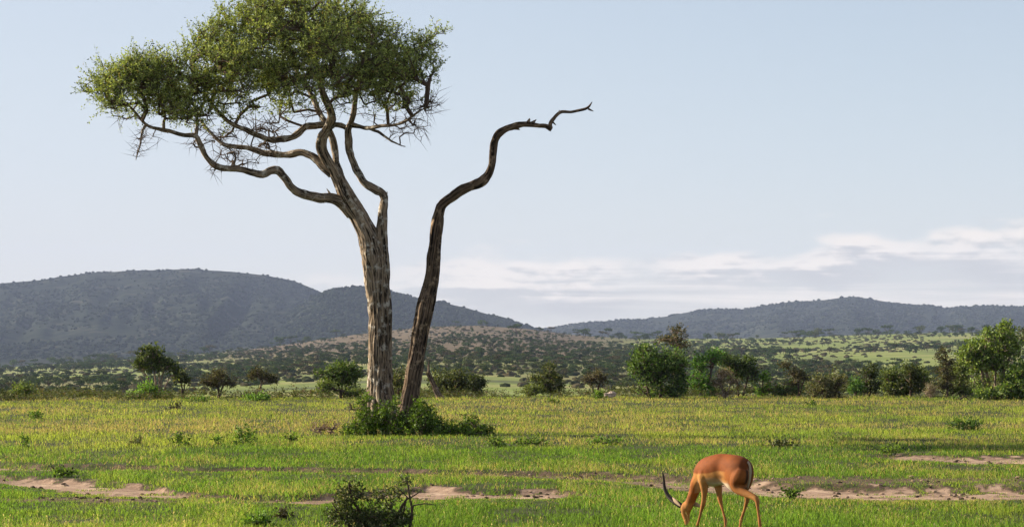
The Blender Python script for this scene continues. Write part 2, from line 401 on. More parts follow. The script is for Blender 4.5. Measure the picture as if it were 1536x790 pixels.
def forest(name, vv, count, vmin, size, crest_n, lo, hi):
    nr, nc = vv.shape[:2]
    top = int(nr / 1.5)
    a = rng.uniform(vmin * top, top - 1, count); a[:crest_n] = rng.uniform(top - 3, top + 1.5, crest_n)
    b = rng.uniform(0, nc - 1.01, count)
    ia, ib = a.astype(int), b.astype(int); fa, fb = (a - ia)[:, None], (b - ib)[:, None]
    p_ = (vv[ia, ib] * (1 - fa) + vv[ia + 1, ib] * fa) * (1 - fb) + (vv[ia, ib + 1] * (1 - fa) + vv[ia + 1, ib + 1] * fa) * fb
    px = 768 + F * p_[:, 0] / p_[:, 1]
    keep = (px > -260) & (px < 1800)
    keep &= fbm(p_[:, 0] * 0.008, p_[:, 1] * 0.004, octs=3, seed=77) + rng.uniform(-.2, .2, count) > 0.40
    p_ = p_[keep]; m = len(p_)
    s = size * rng.uniform(0.5, 1.0, m) * np.where(rng.random(m) < 0.06, 1.5, 1)
    sc = np.stack([s, s, s * rng.uniform(0.6, 0.95, m)], -1)
    s = s * np.where((np.arange(count) < crest_n)[keep], 1.12, 1.0); sc = np.stack([s, s, s * .9], -1)
    p_[:, 2] += s * 0.35
    g = rng.uniform(0, 1, (m, 1)); c = lo * (1 - g) + hi * g
    V, fs, C = scatter(blobs, p_, sc, rng.uniform(0, 6.3, m), c)
    tag(mesh_np(name, V, fs, FARLEAF, col=C), 'dense dark woodland covering the %s' % ('far hills on the right' if vv is HC else 'big hill on the left' if vv is HA else 'spur of the left hill behind the trunks'), 'woodland', kind='stuff')
lo, hi = np.array([0.010, 0.016, 0.012]), np.array([0.045, 0.06, 0.038])
forest('hillside_woodland', HA, 28000, 0.12, 3.7, 1000, lo, hi)
forest('hillside_woodland', HB, 14000, 0.15, 3.8, 700, lo, hi)
forest('hillside_woodland', HC, 26000, 0.15, 4.0, 700, lo, hi)

# ------------------------------------------------------------------ plants: wood and leaves
def catmull(pts, step):
    pts = np.asarray(pts, float); out = []
    P_ = np.vstack([2 * pts[0] - pts[1], pts, 2 * pts[-1] - pts[-2]])
    for k in range(1, len(P_) - 2):
        a, b, c, d = P_[k - 1], P_[k], P_[k + 1], P_[k + 2]
        m = max(1, int(np.linalg.norm((c - b)[:3]) / step))
        for t in np.arange(m) / m:
            out.append(0.5 * ((2 * b) + (-a + c) * t + (2 * a - 5 * b + 4 * c - d) * t * t + (-a + 3 * b - 3 * c + d) * t ** 3))
    out.append(P_[-2]); return np.array(out)
def tube(pr, sides=6, rough=0.0, flute=0.0, seed=0, nf=5, cap=True):
    """pr: (n,4) centre + radius -> verts, quad faces, uv"""
    pr = np.asarray(pr, float); c, r = pr[:, :3], pr[:, 3]
    t = np.gradient(c, axis=0) if len(c) > 1 else np.array([[0, 0, 1.]])
    t /= np.linalg.norm(t, axis=1)[:, None] + 1e-9
    nrm = np.zeros_like(t); ref = np.array([0.31, -0.9, 0.13])
    u = ref - t[0] * ref.dot(t[0]); u /= np.linalg.norm(u); nrm[0] = u
    for k in range(1, len(c)):
        u = nrm[k - 1] - t[k] * nrm[k - 1].dot(t[k]); u /= np.linalg.norm(u) + 1e-9; nrm[k] = u
    bi = np.cross(t, nrm)
    s = np.concatenate([[0], np.cumsum(np.linalg.norm(np.diff(c, axis=0), axis=1))])
    th = np.linspace(0, 2 * np.pi, sides, endpoint=False)
    TH, SS = np.meshgrid(th, s); RR = np.repeat(r[:, None], sides, 1)
    if flute > 0:
        ph = TH + 1.2 * (fbm(SS * 0.35 + 3, TH * 0, octs=2, seed=seed) - 0.5)
        fl = fbm(np.cos(ph) * nf * 0.35 + 9, np.sin(ph) * nf * 0.35 + 4, SS * 0.22, octs=4, seed=seed + 1)
        cut = 1 - np.abs(2 * fbm(np.cos(ph) * nf * 0.5 + 2, np.sin(ph) * nf * 0.5 + 7, SS * 0.15, octs=2, seed=seed + 5) - 1)
        RR = RR * (1 + flute * (fl - 0.5) * 2.0 - flute * 0.9 * np.clip(cut - 0.78, 0, 1) * 4)
    if rough > 0:
        RR = RR * (1 + rough * (fbm(np.cos(TH) * 1.5 + 5, np.sin(TH) * 1.5 + 5, SS * 3.0, octs=3, seed=seed + 2) - 0.5) * 2)
    v = c[:, None, :] + RR[..., None] * (np.cos(TH)[..., None] * nrm[:, None, :] + np.sin(TH)[..., None] * bi[:, None, :])
    uv = np.stack([np.cos(TH) * np.maximum(r, .05)[:, None], SS, np.sin(TH) * np.maximum(r, .05)[:, None]], -1)
    n_ = len(c); i = np.arange(n_ - 1)[:, None] * sides + np.arange(sides)[None]
    j = np.arange(n_ - 1)[:, None] * sides + (np.arange(sides)[None] + 1) % sides
    f = np.stack([i, j, j + sides, i + sides], -1).reshape(-1, 4)
    v = v.reshape(-1, 3); uv = uv.reshape(-1, 3)
    f3 = np.zeros((0, 3), int)
    if cap:
        v = np.vstack([v, c[-1] + t[-1] * r[-1] * 0.4]); uv = np.vstack([uv, uv[-1]])
        b = (n_ - 1) * sides; a = np.arange(sides)
        f3 = np.stack([b + a, b + (a + 1) % sides, np.full(sides, len(v) - 1)], -1)
    return v, f, f3, uv
def merge(tubes):
    V, F4, F3, UV, off = [], [], [], [], 0
    for v, f, f3, uv in tubes:
        V.append(v); UV.append(uv); F4.append(f + off); F3.append(f3 + off); off += len(v)
    return np.concatenate(V), [np.concatenate(F4), np.concatenate(F3)], np.concatenate(UV)

def grow(seed_nodes, seed_r, targets, step=0.25, wander=0.25, up=0.0, tip_r=0.008, rmax=0.09, rs=None, pw=0.48, dpen=0.12):
    """connect every target point to the nearest wood already there, bending as it goes; returns polylines with radii and end directions"""
    rs = rs or np.random.default_rng(1)
    seed_nodes = np.asarray(seed_nodes, float)
    d0 = np.array([np.min(np.linalg.norm(seed_nodes - t, axis=1)) for t in targets])
    order = np.argsort(d0 + rs.uniform(0, 0.5, len(d0)) * d0.mean())
    cap_n = len(seed_nodes) + int(len(targets) * 14)
    pos = np.zeros((cap_n, 3)); par = np.full(cap_n, -1); ns = len(seed_nodes); pos[:ns] = seed_nodes
    depth = np.zeros(cap_n); npos = ns; lines = []; ends = []
    for q in order:
        t = targets[q]
        dd = pos[:npos] - t
        d = np.sqrt((dd ** 2).sum(1))
        cost = d + dpen * depth[:npos] + 0.35 * np.maximum(0, dd[:, 2])
        k = int(np.argmin(cost)); L_ = d[k]
        m = int(np.clip(L_ / step, 1, 12))
        a = pos[k]; b = t
        if par[k] >= 0: dirp = a - pos[par[k]]; dirp = dirp / (np.linalg.norm(dirp) + 1e-9)
        else: dirp = (b - a) / (L_ + 1e-9)
        ctrl = a + dirp * L_ * 0.35 + np.array([0, 0, up * L_]) + rs.normal(0, 1, 3) * L_ * wander * 0.4
        tt = (np.arange(1, m + 1) / m)[:, None]
        pts = (1 - tt) ** 2 * a + 2 * (1 - tt) * tt * ctrl + tt ** 2 * b
        if m > 1: pts[:-1] += rs.normal(0, 1, (m - 1, 3)) * step * wander * 0.28
        ids = []
        pk = k
        for p_ in pts:
            if npos >= cap_n: break
            pos[npos] = p_; par[npos] = pk; depth[npos] = depth[pk] + L_ / m; pk = npos; ids.append(npos); npos += 1
        lines.append([k] + ids); ends.append(pk)
    cnt = np.zeros(npos)
    for e in ends:
        cnt[e] += 1
    for k in range(npos - 1, ns - 1, -1):
        cnt[par[k]] += cnt[k]
    rad = np.minimum(tip_r * np.maximum(cnt, 1) ** pw, rmax)
    out = []
    for ln in lines:
        rr = rad[ln].copy(); rr[0] = min(rad[ln[0]], rr[1] * 1.25) if len(ln) > 1 else rr[0]
        out.append(np.hstack([pos[ln], rr[:, None]]))
    ed = []
    for e in ends:
        d = pos[e] - pos[par[e]]; ed.append(np.r_[pos[e], d / (np.linalg.norm(d) + 1e-9)])
    return out, np.array(ed)

def unit(v): return v / (np.linalg.norm(v, axis=-1, keepdims=True) + 1e-9)
def leaves(base, dirs, shoots, m, length, size, colA, colB, rs, upw=0.3, spread=0.8, aspect=2.2, hang=0.0, colC=None, cp=0.08):
    """leaf quads along short shoots starting at base"""
    nb = len(base)
    b = np.repeat(base, shoots, 0); d = np.repeat(dirs, shoots, 0)
    d = unit(d + rs.normal(0, spread, b.shape) + np.array([0, 0, upw]))
    Ls = length * rs.uniform(0.5, 1.3, (len(b), 1))
    tips = b + d * Ls
    t = np.tile(np.linspace(0.12, 1, m), len(b))[:, None] + rs.uniform(-.08, .08, (len(b) * m, 1))
    bb = np.repeat(b, m, 0); dd = np.repeat(d, m, 0); LL = np.repeat(Ls, m, 0)
    p0 = bb + dd * LL * t + rs.normal(0, 0.012, bb.shape) * size / 0.05
    ld = unit(rs.normal(0, 1, bb.shape) + dd * 0.7 + np.array([0, 0, 0.25 - hang]))
    sd = unit(np.cross(ld, rs.normal(0, 1, bb.shape)))
    sz = size * rs.uniform(0.6, 1.25, (len(bb), 1))
    v = np.stack([p0, p0 + ld * sz * 0.5 + sd * sz * 0.5 / aspect * 1.1, p0 + ld * sz, p0 + ld * sz * 0.5 - sd * sz * 0.5 / aspect * 1.1], 1)
    g = np.clip(rs.normal(0.5, 0.28, (len(bb), 1)), 0, 1); cs = np.repeat(rs.normal(0, 0.22, (len(b), 1)), m, 0)
    g = np.clip(g + cs, 0, 1)
    c = colA * (1 - g) + colB * g
    if colC is not None: c = np.where(rs.random((len(bb), 1)) < cp, colC, c)
    c = np.repeat(c, 4, 0)
    f = np.arange(len(bb) * 4).reshape(-1, 4)
    return v.reshape(-1, 3), f, c, b, tips
def shoot_wood(b, tips, r0=0.005):
    """thin three-sided twigs for the shoots"""
    d = unit(tips - b); u = unit(np.cross(d, np.array([0.3, 0.5, 0.81]))); w_ = np.cross(d, u)
    k = len(b); ring = [u, -0.5 * u + 0.87 * w_, -0.5 * u - 0.87 * w_]
    v = np.stack([b + r0 * q for q in ring] + [tips], 1)
    o = np.arange(k)[:, None] * 4
    f = np.concatenate([o + np.array([[0, 1, 3]]), o + np.array([[1, 2, 3]]), o + np.array([[2, 0, 3]])])
    return v.reshape(-1, 3), f
def in_clumps(clumps, D, npts, rs, power=0.45):
    """random points inside ellipsoid clumps given as (px,row,rx,ry[,depth centre, depth radius, weight])"""
    w_ = np.array([c[2] * c[3] * (c[6] if len(c) > 6 else 1) for c in clumps], float); w_ /= w_.sum()
    out = []
    for c, k in zip(clumps, rs.multinomial(npts, w_)):
        u = unit(rs.normal(0, 1, (k, 3))) * rs.random((k, 1)) ** power
        dc = c[4] if len(c) > 4 else 0.0
        rd = c[5] if len(c) > 5 else (c[2] + c[3]) * 0.5 / F * D
        q = D + dc + u[:, 1] * rd
        px = c[0] + u[:, 0] * c[2]; row = c[1] + u[:, 2] * c[3]
        out.append(np.stack([(px - 768) / F * q, q, EYE - (row - HZ) * q / F], -1))
    return np.concatenate(out)
A3 = lambda *c: np.array(c, float)

def plant(name, label, cat, base, D, stems, clumps, ntip, leaf, seed, mat=TWIG, group=None, step=0.12, wander=0.3, shoots=2, per=7, slen=0.18,
          tip_r=0.006, rmax=0.05, power=0.6, crown_name='crown', trunk_name='trunk', bare=0.0, upw=0.3, aspect=2.0, lsize=0.05, leafmat=LEAF, flip=0.0):
    """a shrub or small tree: stems drawn as px/row polylines with radii, twigs grown to points in the clumps, leaves on the tips"""
    rs = np.random.default_rng(seed)
    bx = (base - 768) / F * D; bz = float(ground_z(bx, D))
    rowb = HZ + (EYE - bz) * F / D
    root = thing(name, label, cat, (bx, D, bz), group)
    bp = np.array([bx, D, bz])
    tb, seeds = [], []
    for st in stems:
        pts = []
        for q in st:
            dd = q[3] if len(q) > 3 else 0
            v = P(q[0], q[1], D + dd); pts.append(np.r_[v, q[2] * D / F])
        pts = np.array(pts)
        if abs(pts[0, 2] - bz) < 0.5: pts[0, 2] = float(ground_z(pts[0, 0], pts[0, 1])) - 0.05
        cr = catmull(pts, 0.1); cr[:, :3] += rs.normal(0, 0.008, (len(cr), 3)); seeds.append(cr[2:, :3] if len(cr) > 4 else cr[:, :3]); tb.append(tube(cr, 6, 0.15, seed=seed))
    tg = in_clumps(clumps, D, ntip, rs, power)
    gz = ground_z(tg[:, 0], tg[:, 1]); tg[:, 2] = np.maximum(tg[:, 2], gz + 0.06)
    lines, ends = grow(np.concatenate(seeds) if seeds else bp[None], 0, tg, step, wander, 0.12, tip_r, rmax, rs)
    tb += [tube(ln, 4) for ln in lines if len(ln) > 1]
    V, fs, uv = merge(tb)
    o = mesh_np(trunk_name, V - bp, fs, mat, root, uv=uv, smooth=True)
    if leaf is not None and bare < 1:
        e = ends[rs.random(len(ends)) >= bare]
        v, f, c, b, t = leaves(e[:, :3], e[:, 3:], shoots, per, slen, lsize, leaf[0], leaf[1], rs, upw, 0.9, aspect, colC=leaf[2] if len(leaf) > 2 else None)
        ov = mesh_np(crown_name, v - bp, [f], leafmat, root, col=c)
        wv, wf = shoot_wood(b, t, 0.004)
    return root
# ------------------------------------------------------------------ the big live tree
def limb(tab, D, k=1.0, step=0.07):
    s = D / F
    pts = np.array([np.r_[P(q[0], q[1], D + (q[3] if len(q) > 3 else 0)), q[2] * s * k] for q in tab])
    c_ = catmull(pts, step); m_ = len(c_); q_ = np.arange(m_) * step
    j_ = np.stack([fbm(q_ * 2.2 + 7 * a, np.full(m_, tab[0][0] * .37 + a * 3.3), octs=3, seed=333 + a) - .5 for a in range(3)], -1)
    c_[:, :3] += j_ * 2 * np.where(c_[:, 3:4] > .13, .010, np.clip(c_[:, 3:4] * .38, .004, .028))
    c_[:, 3] *= 1 + np.where(c_[:, 3] > .13, .04, np.clip(.035 / c_[:, 3], .10, .42)) * (fbm(q_ * 4.5, np.full(m_, tab[0][1] * .31), octs=2, seed=337) - .5)
    return c_
DT = 70.6
rs = np.random.default_rng(11)
bz = float(ground_z((573 - 768) / F * DT, DT)); tb0 = np.array([(573 - 768) / F * DT, DT, bz])
live = thing('acacia_tree', 'tall leafy acacia with a pale grooved trunk and a wide wind-swept green crown', 'tree', tuple(tb0))
trunk_tab = [(575,664,33),(574,645,27),(572,622,23),(571,595,20.5),(570.5,560,18.6),(570.5,520,18),(570,470,18),(567,435,18.5),(563,400,18.2),(558,372,16.5),(551,350,14.5),(541,330,13.5),(529,310,13),(518,290,12,-.1),(508,268,10,-.15),(499,250,8,-.2)]
T1 = limb(trunk_tab, DT)
T2 = limb([(572,430,11,-.05),(572,400,12,-.05),(571.5,372,10.5),(572,350,9.3),(574,325,7.6),(576,305,6.8),(577,293,6.0)], DT)
# buttress ribs running down the lower trunk into the ground
ribs = []
for k, (dx, dy, top, r0) in enumerate([(-15,-.12,500,5.5),(-8,-.27,470,5),(0,-.33,520,6),(9,-.28,560,5),(16,-.1,540,5),(-17,.1,540,6),(17,.12,560,6)]):
    ribs.append(limb([(570.5 + dx * .75, top, 1.5, dy * .8), (570.5 + dx * .88, top + 35, r0 * .8, dy * .88), (570.5 + dx * .95 + rs.uniform(-1, 1), 590, r0, dy), (572 + dx * 1.15 + rs.uniform(-2, 2), 625, r0 * 1.1, dy * 1.2), (574 + dx * 1.65, 664, r0 * 1.6, dy * 1.9)], DT))
V, fs, uv = merge([tube(T1, 56, 0.07, 0.27, 3, nf=10), tube(T2, 24, 0.14, 0.3, 8)] + [tube(r_, 10, 0.22, 0.1, 20 + k) for k, r_ in enumerate(ribs)]
                  + [tube(limb([(498,296,2.4,-.2),(494,289,1.6,-.2),(490,283,.4,-.2)], DT), 6), tube(limb([(578,300,3,0),(580,291,1.8,0),(581,287,.4,0)], DT), 6)])
mesh_np('trunk', V - tb0, fs, BARK, live, uv=uv, smooth=True)
limbs = {
 'D': [(527,322,9),(512,305,8.5,-.1),(496,298,8,-.3),(480,297,7.6,-.5),(464,294,7.2,-.7),(450,290,6.8,-.8),(437,280,6.4,-1),(427,266,6.2,-1.1),(418,256,6.5,-1.2),(407,256,6,-1.3),(394,261,5.8,-1.4),(376,257,5.4,-1.5),(350,253,5,-1.7),(329,251,4.6,-1.9),(317,243,4.2,-2.1),(307,231,4,-2.2),(300,216,3.8,-2.3),(294,204,3.6,-2.4),(278,202,3.3,-2.5),(258,198,3,-2.6),(238,194,2.6,-2.7),(219,188,2.2,-2.8),(205,172,1.8,-2.9),(190,155,1.4,-3)],
 'E': [(499,262,7.5,-.2),(487,252,7,-.2),(476,240,6.2,-.1),(464,232,5.6,0),(450,229,5.2,.1),(434,232,5,.2),(415,232,4.8,.3),(396,229,4.4,.4),(374,223,4,.5),(352,219,3.6,.6),(334,215,3.2,.7),(318,200,2.6,.8),(300,180,2,.9)],
 'G': [(507,270,8.5,-.25),(497,252,8,-.3),(488,236,8,-.4),(482,220,8.6,-.5),(484,206,8,-.6),(491,194,7,-.7),(497,178,6.2,-.9),(494,160,5.6,-1.1),(486,140,5,-1.3),(478,110,4.2,-1.5),(465,70,3.2,-1.7),(455,35,2.2,-1.9)],
 'B': [(519,292,8,.1),(511,268,6.4,.1),(505,245,5.8,.2),(503,225,5.6,.3),(500,208,5.4,.3),(493,193,5.2,.3),(487,182,5,.4),(476,160,4.4,.7),(462,130,3.8,1),(440,100,3,1.3),(420,60,2.2,1.5)],
 'F': [(499,189,5.4,0),(488,189,5.6,-.2),(472,189,5.4,-.4),(458,191,5.2,-.6),(448,199,5.2,-.8),(436,207,5,-1),(420,209,4.8,-1.2),(404,209,4.6,-1.4),(388,203,4.2,-1.6),(370,195,3.8,-1.8),(348,185,3.2,-2),(325,165,2.6,-2.1),(305,140,2,-2.2)],
 'C': [(577,297,6.6,0),(574,290,6.6,0),(563,283,6.3,0),(551,276,6.2,.05),(542,266,6,.1),(534,254,5.8,.1),(529,240,5.6,.15),(525,224,5.6,.2),(524,208,5.8,.2),(523,196,6,.2),(527,184,5.4,.1),(532,168,4.8,0),(533,145,4.2,-.2),(540,115,3.6,-.4),(552,80,2.8,-.6),(560,50,2,-.8)],
 'H': [(523,194,4.6,.2),(512,188,4.4,.3),(500,188,4.2,.3),(490,186,4,.4)],
 'I': [(528,188,4,.1),(540,190,3.2,0),(552,192,3,-.2),(568,189,2.8,-.4),(586,188,2.5,-.6),(604,183,2.1,-.8),(622,172,1.6,-1),(640,160,1.1,-1.1)],
 'J': [(552,192,2.6,-.2),(566,198,2.2,-.3),(580,206,1.8,-.4),(592,213,1.4,-.5),(608,221,.8,-.5)],
 'K': [(219,188,2.2,-2.8),(212,200,1.8,-2.9),(210,214,1.4,-3),(207,226,1,-3),(204,240,.6,-3)],
 'M': [(246,195,2.8,-2.6),(246,182,2.8,-2.6),(246,170,2.4,-2.6),(240,150,2,-2.7),(232,130,1.6,-2.7)],
 'O': [(294,204,3.2,-2.4),(296,185,2.8,-2.4),(294,165,2.4,-2.4),(285,140,2,-2.5),(290,110,1.6,-2.5)],
}
seeds = []
for k, (key, tab) in enumerate(limbs.items()):
    Lm = limb(tab, DT)
    Lm[3:, :3] += 0.025 * (np.stack([fbm(np.arange(len(Lm) - 3) * .25, np.full(len(Lm) - 3, k * 3.1 + j), octs=2, seed=40 + j) for j in range(3)], -1) - .5) * 2
    v, f, f3, uv = tube(Lm, 14 if tab[0][2] > 5 else 8, 0.16, 0.14, 60 + k)
    mesh_np('branch', v - tb0, [f, f3], BARK, live, uv=uv, smooth=True)
    vis = Lm[:, 2] > P(0, 215, DT)[2]
    if key in 'KJ': continue
    seeds.append(Lm[vis][:, :3])
seeds = np.concatenate(seeds)[::2]
crown = [  # px,row,rx,ry,depth,depth radius,weight
 (174,140,30,13,-3,.7,1.1),(160,132,16,8,-3,.4,1.2),(200,118,28,22,-3,.9,1),(202,160,28,16,-2.9,.9,.9),(228,128,34,34,-2.8,1.2,1),(262,125,30,34,-2.6,1.3,1),(262,160,34,24,-2.5,1.3,.8),
 (215,100,14,12,-2.9,.5,.9),(238,98,10,10,-2.8,.5,.9),
 (300,120,38,44,-2.4,1.7,1),(300,160,36,34,-2,1.7,.9),(335,90,40,38,-2,1.8,1),(330,180,40,24,-1.6,1.6,.6),(322,52,22,20,-2,.8,.45),(300,72,16,14,-2.2,.7,.6),
 (370,60,42,36,-1.6,2,1),(370,120,50,50,-1.6,2.3,1),(370,170,48,28,-1,2,.55),(395,28,34,26,-1.5,1.6,1),(404,6,16,12,-1.4,1.0,.7),(430,60,48,46,-1.4,2.3,1),(420,130,46,46,-1.2,2.3,.9),(425,170,40,22,-.6,1.8,.5),
 (455,18,30,24,-1.4,1.8,.9),(468,2,18,12,-1.3,1.0,.6),(490,18,34,26,-1.4,1.7,.9),(480,70,48,46,-1.2,2.3,1),(480,125,44,40,-1,2.3,.8),(516,18,22,12,-1.2,1.0,.5),
 (530,50,46,36,-1,2,1),(525,100,48,44,-.8,2.2,.9),(520,150,44,26,-.6,1.8,.55),(560,48,26,18,-.8,1.3,.7),(575,80,42,36,-.7,1.9,.9),(575,125,42,34,-.6,1.8,.75),(570,165,38,18,-.5,1.4,.55),
 (594,66,20,14,-.7,1.0,.6),(615,85,30,24,-.7,1.2,.85),(605,120,32,26,-.7,1.2,.7),(636,78,18,13,-.7,.7,.8),(656,79,13,7,-.7,.4,1.4),(600,160,30,20,-.7,1,.5),(630,108,20,12,-.7,.7,.6)]
tgc = in_clumps(crown, DT, 460, rs, 0.47)
tgc[:, 1] -= .5
tgc = tgc[fbm(tgc[:, 0] * 1.1, tgc[:, 1] * 1.1, tgc[:, 2] * 1.5, octs=2, seed=88) > np.where(tgc[:, 0] < P(212, 0, DT)[0], .2, .45)]
tg = np.repeat(tgc, 7, 0) + rs.normal(0, .14, (len(tgc) * 7, 3)) * np.array([1.1, 1.1, .8])
lines, ends = grow(seeds, 0, tg, 0.22, 0.34, 0.10, 0.0085, 0.085, rs, 0.47)
tw = [tube(ln, 4) for ln in lines if len(ln) > 1]
lowrow = HZ + (EYE - ends[:, 2]) * F / ends[:, 1]
leafy = rs.random(len(ends)) > np.clip((lowrow - 150) / 55, 0, 1) * .85
lf = (A3(.026, .048, .010), A3(.46, .54, .16), A3(.30, .22, .08))
v, f, c, b1, t1 = leaves(ends[leafy][:, :3], ends[leafy][:, 3:], 4, 18, 0.46, 0.062, lf[0], lf[1], rs, 0.50, 0.60, 2.4, colC=lf[2], cp=.05)
mesh_np('crown', v - tb0, [f], LEAF, live, col=c)
sw, sf = shoot_wood(b1, t1, 0.006)
# bare twigs: fringes with no leaves
barec = [(638,160,34,22,-.9,.8,1),(650,150,22,16,-.9,.6,1),(622,182,26,26,-.8,.6,1),(634,200,14,16,-.8,.4,.6),(600,190,24,18,-.6,.6,.6),(590,208,18,10,-.5,.4,.7),
         (214,205,16,24,-2.9,.5,1.2),(236,208,12,16,-2.7,.5,.5),(205,228,9,12,-3,.3,1),(322,250,16,16,-2,.5,.9),(292,216,16,12,-2.3,.5,.7),(350,230,34,20,-1.4,.8,1.2),(372,244,20,12,-1.3,.5,.7),(330,205,30,16,-1.6,.8,1.2),(400,222,30,18,-.8,.8,.8),(300,195,20,14,-2,.5,.5),(180,175,16,14,-3,.5,.4),(150,150,20,10,-3,.4,.3),(395,190,50,20,-.8,1.5,.8),(475,165,50,22,-.5,1.5,.6),(560,172,40,16,-.5,1.2,.5)]
tgb = in_clumps(barec, DT, 760, rs, 0.75)
sb = np.concatenate([limb(limbs[k], DT)[:, :3] for k in 'DEIJKF'])
sb = sb[(sb[:, 0] < P(430, 0, DT)[0]) | (sb[:, 0] > P(528, 0, DT)[0])]
lines2, ends2 = grow(np.concatenate([sb, seeds]), 0, tgb, 0.14, 0.42, -0.06, 0.0046, 0.05, rs, 0.45, dpen=0.0)
tw += [tube(ln, 4) for ln in lines2 if len(ln) > 1]
_, _, _, b2, t2 = leaves(ends2[:, :3], ends2[:, 3:], 1, 1, 0.34, 0.02, lf[0], lf[1], rs, -0.15, 0.3)
sw2, sf2 = shoot_wood(b2, t2, 0.0062)
V, fs, uv = merge(tw)
off = len(V); V = np.vstack([V, sw, sw2]); fs = fs + [sf + off, sf2 + off + len(sw)]; uv = np.vstack([uv, np.zeros((len(sw) + len(sw2), 3))])
mesh_np('twigs', V - tb0, fs, plain_mat('twig_bark', (0.10, 0.072, 0.052), 0.9), live, uv=uv)

# ------------------------------------------------------------------ the dead trunk beside it
DD0 = 70.0
db = np.array([(607 - 768) / F * DD0, DD0, 0.0]); db[2] = float(ground_z(db[0], db[1]))
dead = thing('dead_tree', 'leafless dead tree with one dark bent limb reaching to the right', 'dead tree', tuple(db))
dt = [(603,668,27),(605,648,22),(608,625,17.5),(612.5,600,14.5),(618,568,13.2),(624,533,12.6),(629,501,12.8),(635,475,13.2),(639.5,452,13),(645,428,11),(649,405,10),(651,382,9.6),(653,362,8.6),(655.5,342,8.4),(658,322,7.9),(661,309,7.6),(669,301,7.4,-.1),(680,295,6.8,-.2),(700,282,6.8,-.3),(712,276.5,7.2,-.3),(724,271.5,7.2,-.4),(733,262,6.4,-.4),(738.5,248,5.4,-.5),(740,233,5.2,-.5),(742,216,5,-.5),(747,203,5.4,-.6),(758,194,5.2,-.7),(772,189.5,5,-.8),(786,187,4.8,-.9),(798,186.5,4.6,-1),(809,188.5,3.4,-1),(818,189,3,-1.1),(826,193.5,4,-1.2)]
T = limb(dt, DD0)
e1 = limb([(826,194,3.4,-1.2),(825.5,186,3.2,-1.2),(830,179,2.8,-1.2),(836,172,2.6,-1.3),(843,167.5,2.4,-1.3),(856,168,2,-1.4),(868,165.5,2.1,-1.4),(878,163,2.2,-1.5),(884,159,1.7,-1.5),(888,153,.6,-1.5)], DD0, step=.04)
stub = [[(793,184,3.4,-1),(794.5,179,1.6,-1),(794,177.5,.4,-1)],[(796,186,3.6,-1),(801,182.5,2,-1),(804.5,179.5,.5,-1)],[(789,186,2.6,-1),(787,183,.6,-1)],[(882,163,1.6,-1.5),(886,165,1.2,-1.5),(890,167,.4,-1.5)],[(828,182,1.8,-1.2),(832,186,1.1,-1.2),(834,188,.4,-1.2)],[(840,169,1.6,-1.3),(838.5,165.5,.6,-1.3)],[(772,192,3,-.8),(778,194,1.4,-.8),(780,195,.4,-.8)]]
ribs = []
for k, (dx, dy, top) in enumerate([(-8,-.12,540),(2,-.2,440),(8,-.16,470),(-5,-.17,400),(6,-.12,380),(10,.0,520),(-10,.05,600)]):
    tabx = []
    for q in dt:
        if top < q[1]: 
            a = min(1, (q[1] - top) / 50.0); s_ = q[2] / 13
            tabx.append((q[0] + dx * .72 * s_, q[1], (4.6 * a + .4) * s_ ** .8, dy * s_ * .95))
    if len(tabx) > 2: ribs.append(tube(limb(tabx, DD0), 9, 0.3, 0.15, 90 + k))
V, fs, uv = merge([tube(T, 48, 0.12, 0.46, 14, nf=9), tube(e1, 9, 0.22, 0, 15)] + [tube(limb(s_, DD0), 6, .2) for s_ in stub] + ribs)
mesh_np('trunk', V - db, fs, DEADWOOD, dead, uv=uv, smooth=True)

# ------------------------------------------------------------------ bushes round the two trunks
G1 = (A3(.014, .026, .006), A3(.17, .28, .035), A3(.24, .34, .08))      # glossy dark green
G2 = (A3(.03, .065, .012), A3(.18, .32, .045), A3(.22, .30, .06))      # bright green
G3 = (A3(.016, .024, .010), A3(.095, .115, .038), A3(.16, .15, .06))     # olive
G4 = (A3(.016, .016, .009), A3(.085, .080, .036), A3(.16, .13, .06))       # brown green
BUSH = leaf_mat('bush_leaf', 0.26, 0.02, 0.5)
plant('leafy_bush', 'dark glossy bush hugging the foot of the leafy acacia trunk', 'bush', 566, 69.4,
      [[(570,660,2.5),(560,630,2),(548,612,1.4)],[(575,660,2.5),(585,635,2),(590,610,1.2)],[(560,660,2),(540,640,1.6),(528,625,1)]],
      [(560,638,32,22,0,.6,1),(545,612,14,16,-.1,.4,.8),(578,622,20,18,-.4,.3,.8),(530,650,20,14,0,.5,.9),(600,640,18,22,-.6,.3,.9),(562,655,40,10,-.3,.5,.8),(550,598,8,8,-.1,.2,.5),(590,606,10,12,-.5,.2,.25)], 480, G1, 201, BARK, shoots=3, per=7, slen=.16, lsize=.062, leafmat=BUSH, power=.7)
plant('leafy_bush', 'low sprawling dark bush to the right of the dead trunk', 'bush', 680, 69.0,
      [[(640,664,2.5),(632,635,2),(628,612,1.4)],[(675,664,2.2),(668,645,1.6),(660,632,1.2)],[(700,664,2.2),(706,645,1.6),(716,632,1)]],
      [(640,630,20,22,-.1,.5,1),(628,612,12,14,-.2,.3,.7),(662,645,24,18,0,.6,1),(690,652,26,16,0,.6,1),(706,634,12,10,0,.4,.7),(722,650,18,12,0,.5,.9),(734,646,8,6,0,.2,.6),(650,658,26,9,-.3,.5,.7),(622,640,14,22,-.5,.3,.35)], 500, G1, 202, BARK, shoots=3, per=7, slen=.16, lsize=.062, leafmat=BUSH, power=.7)
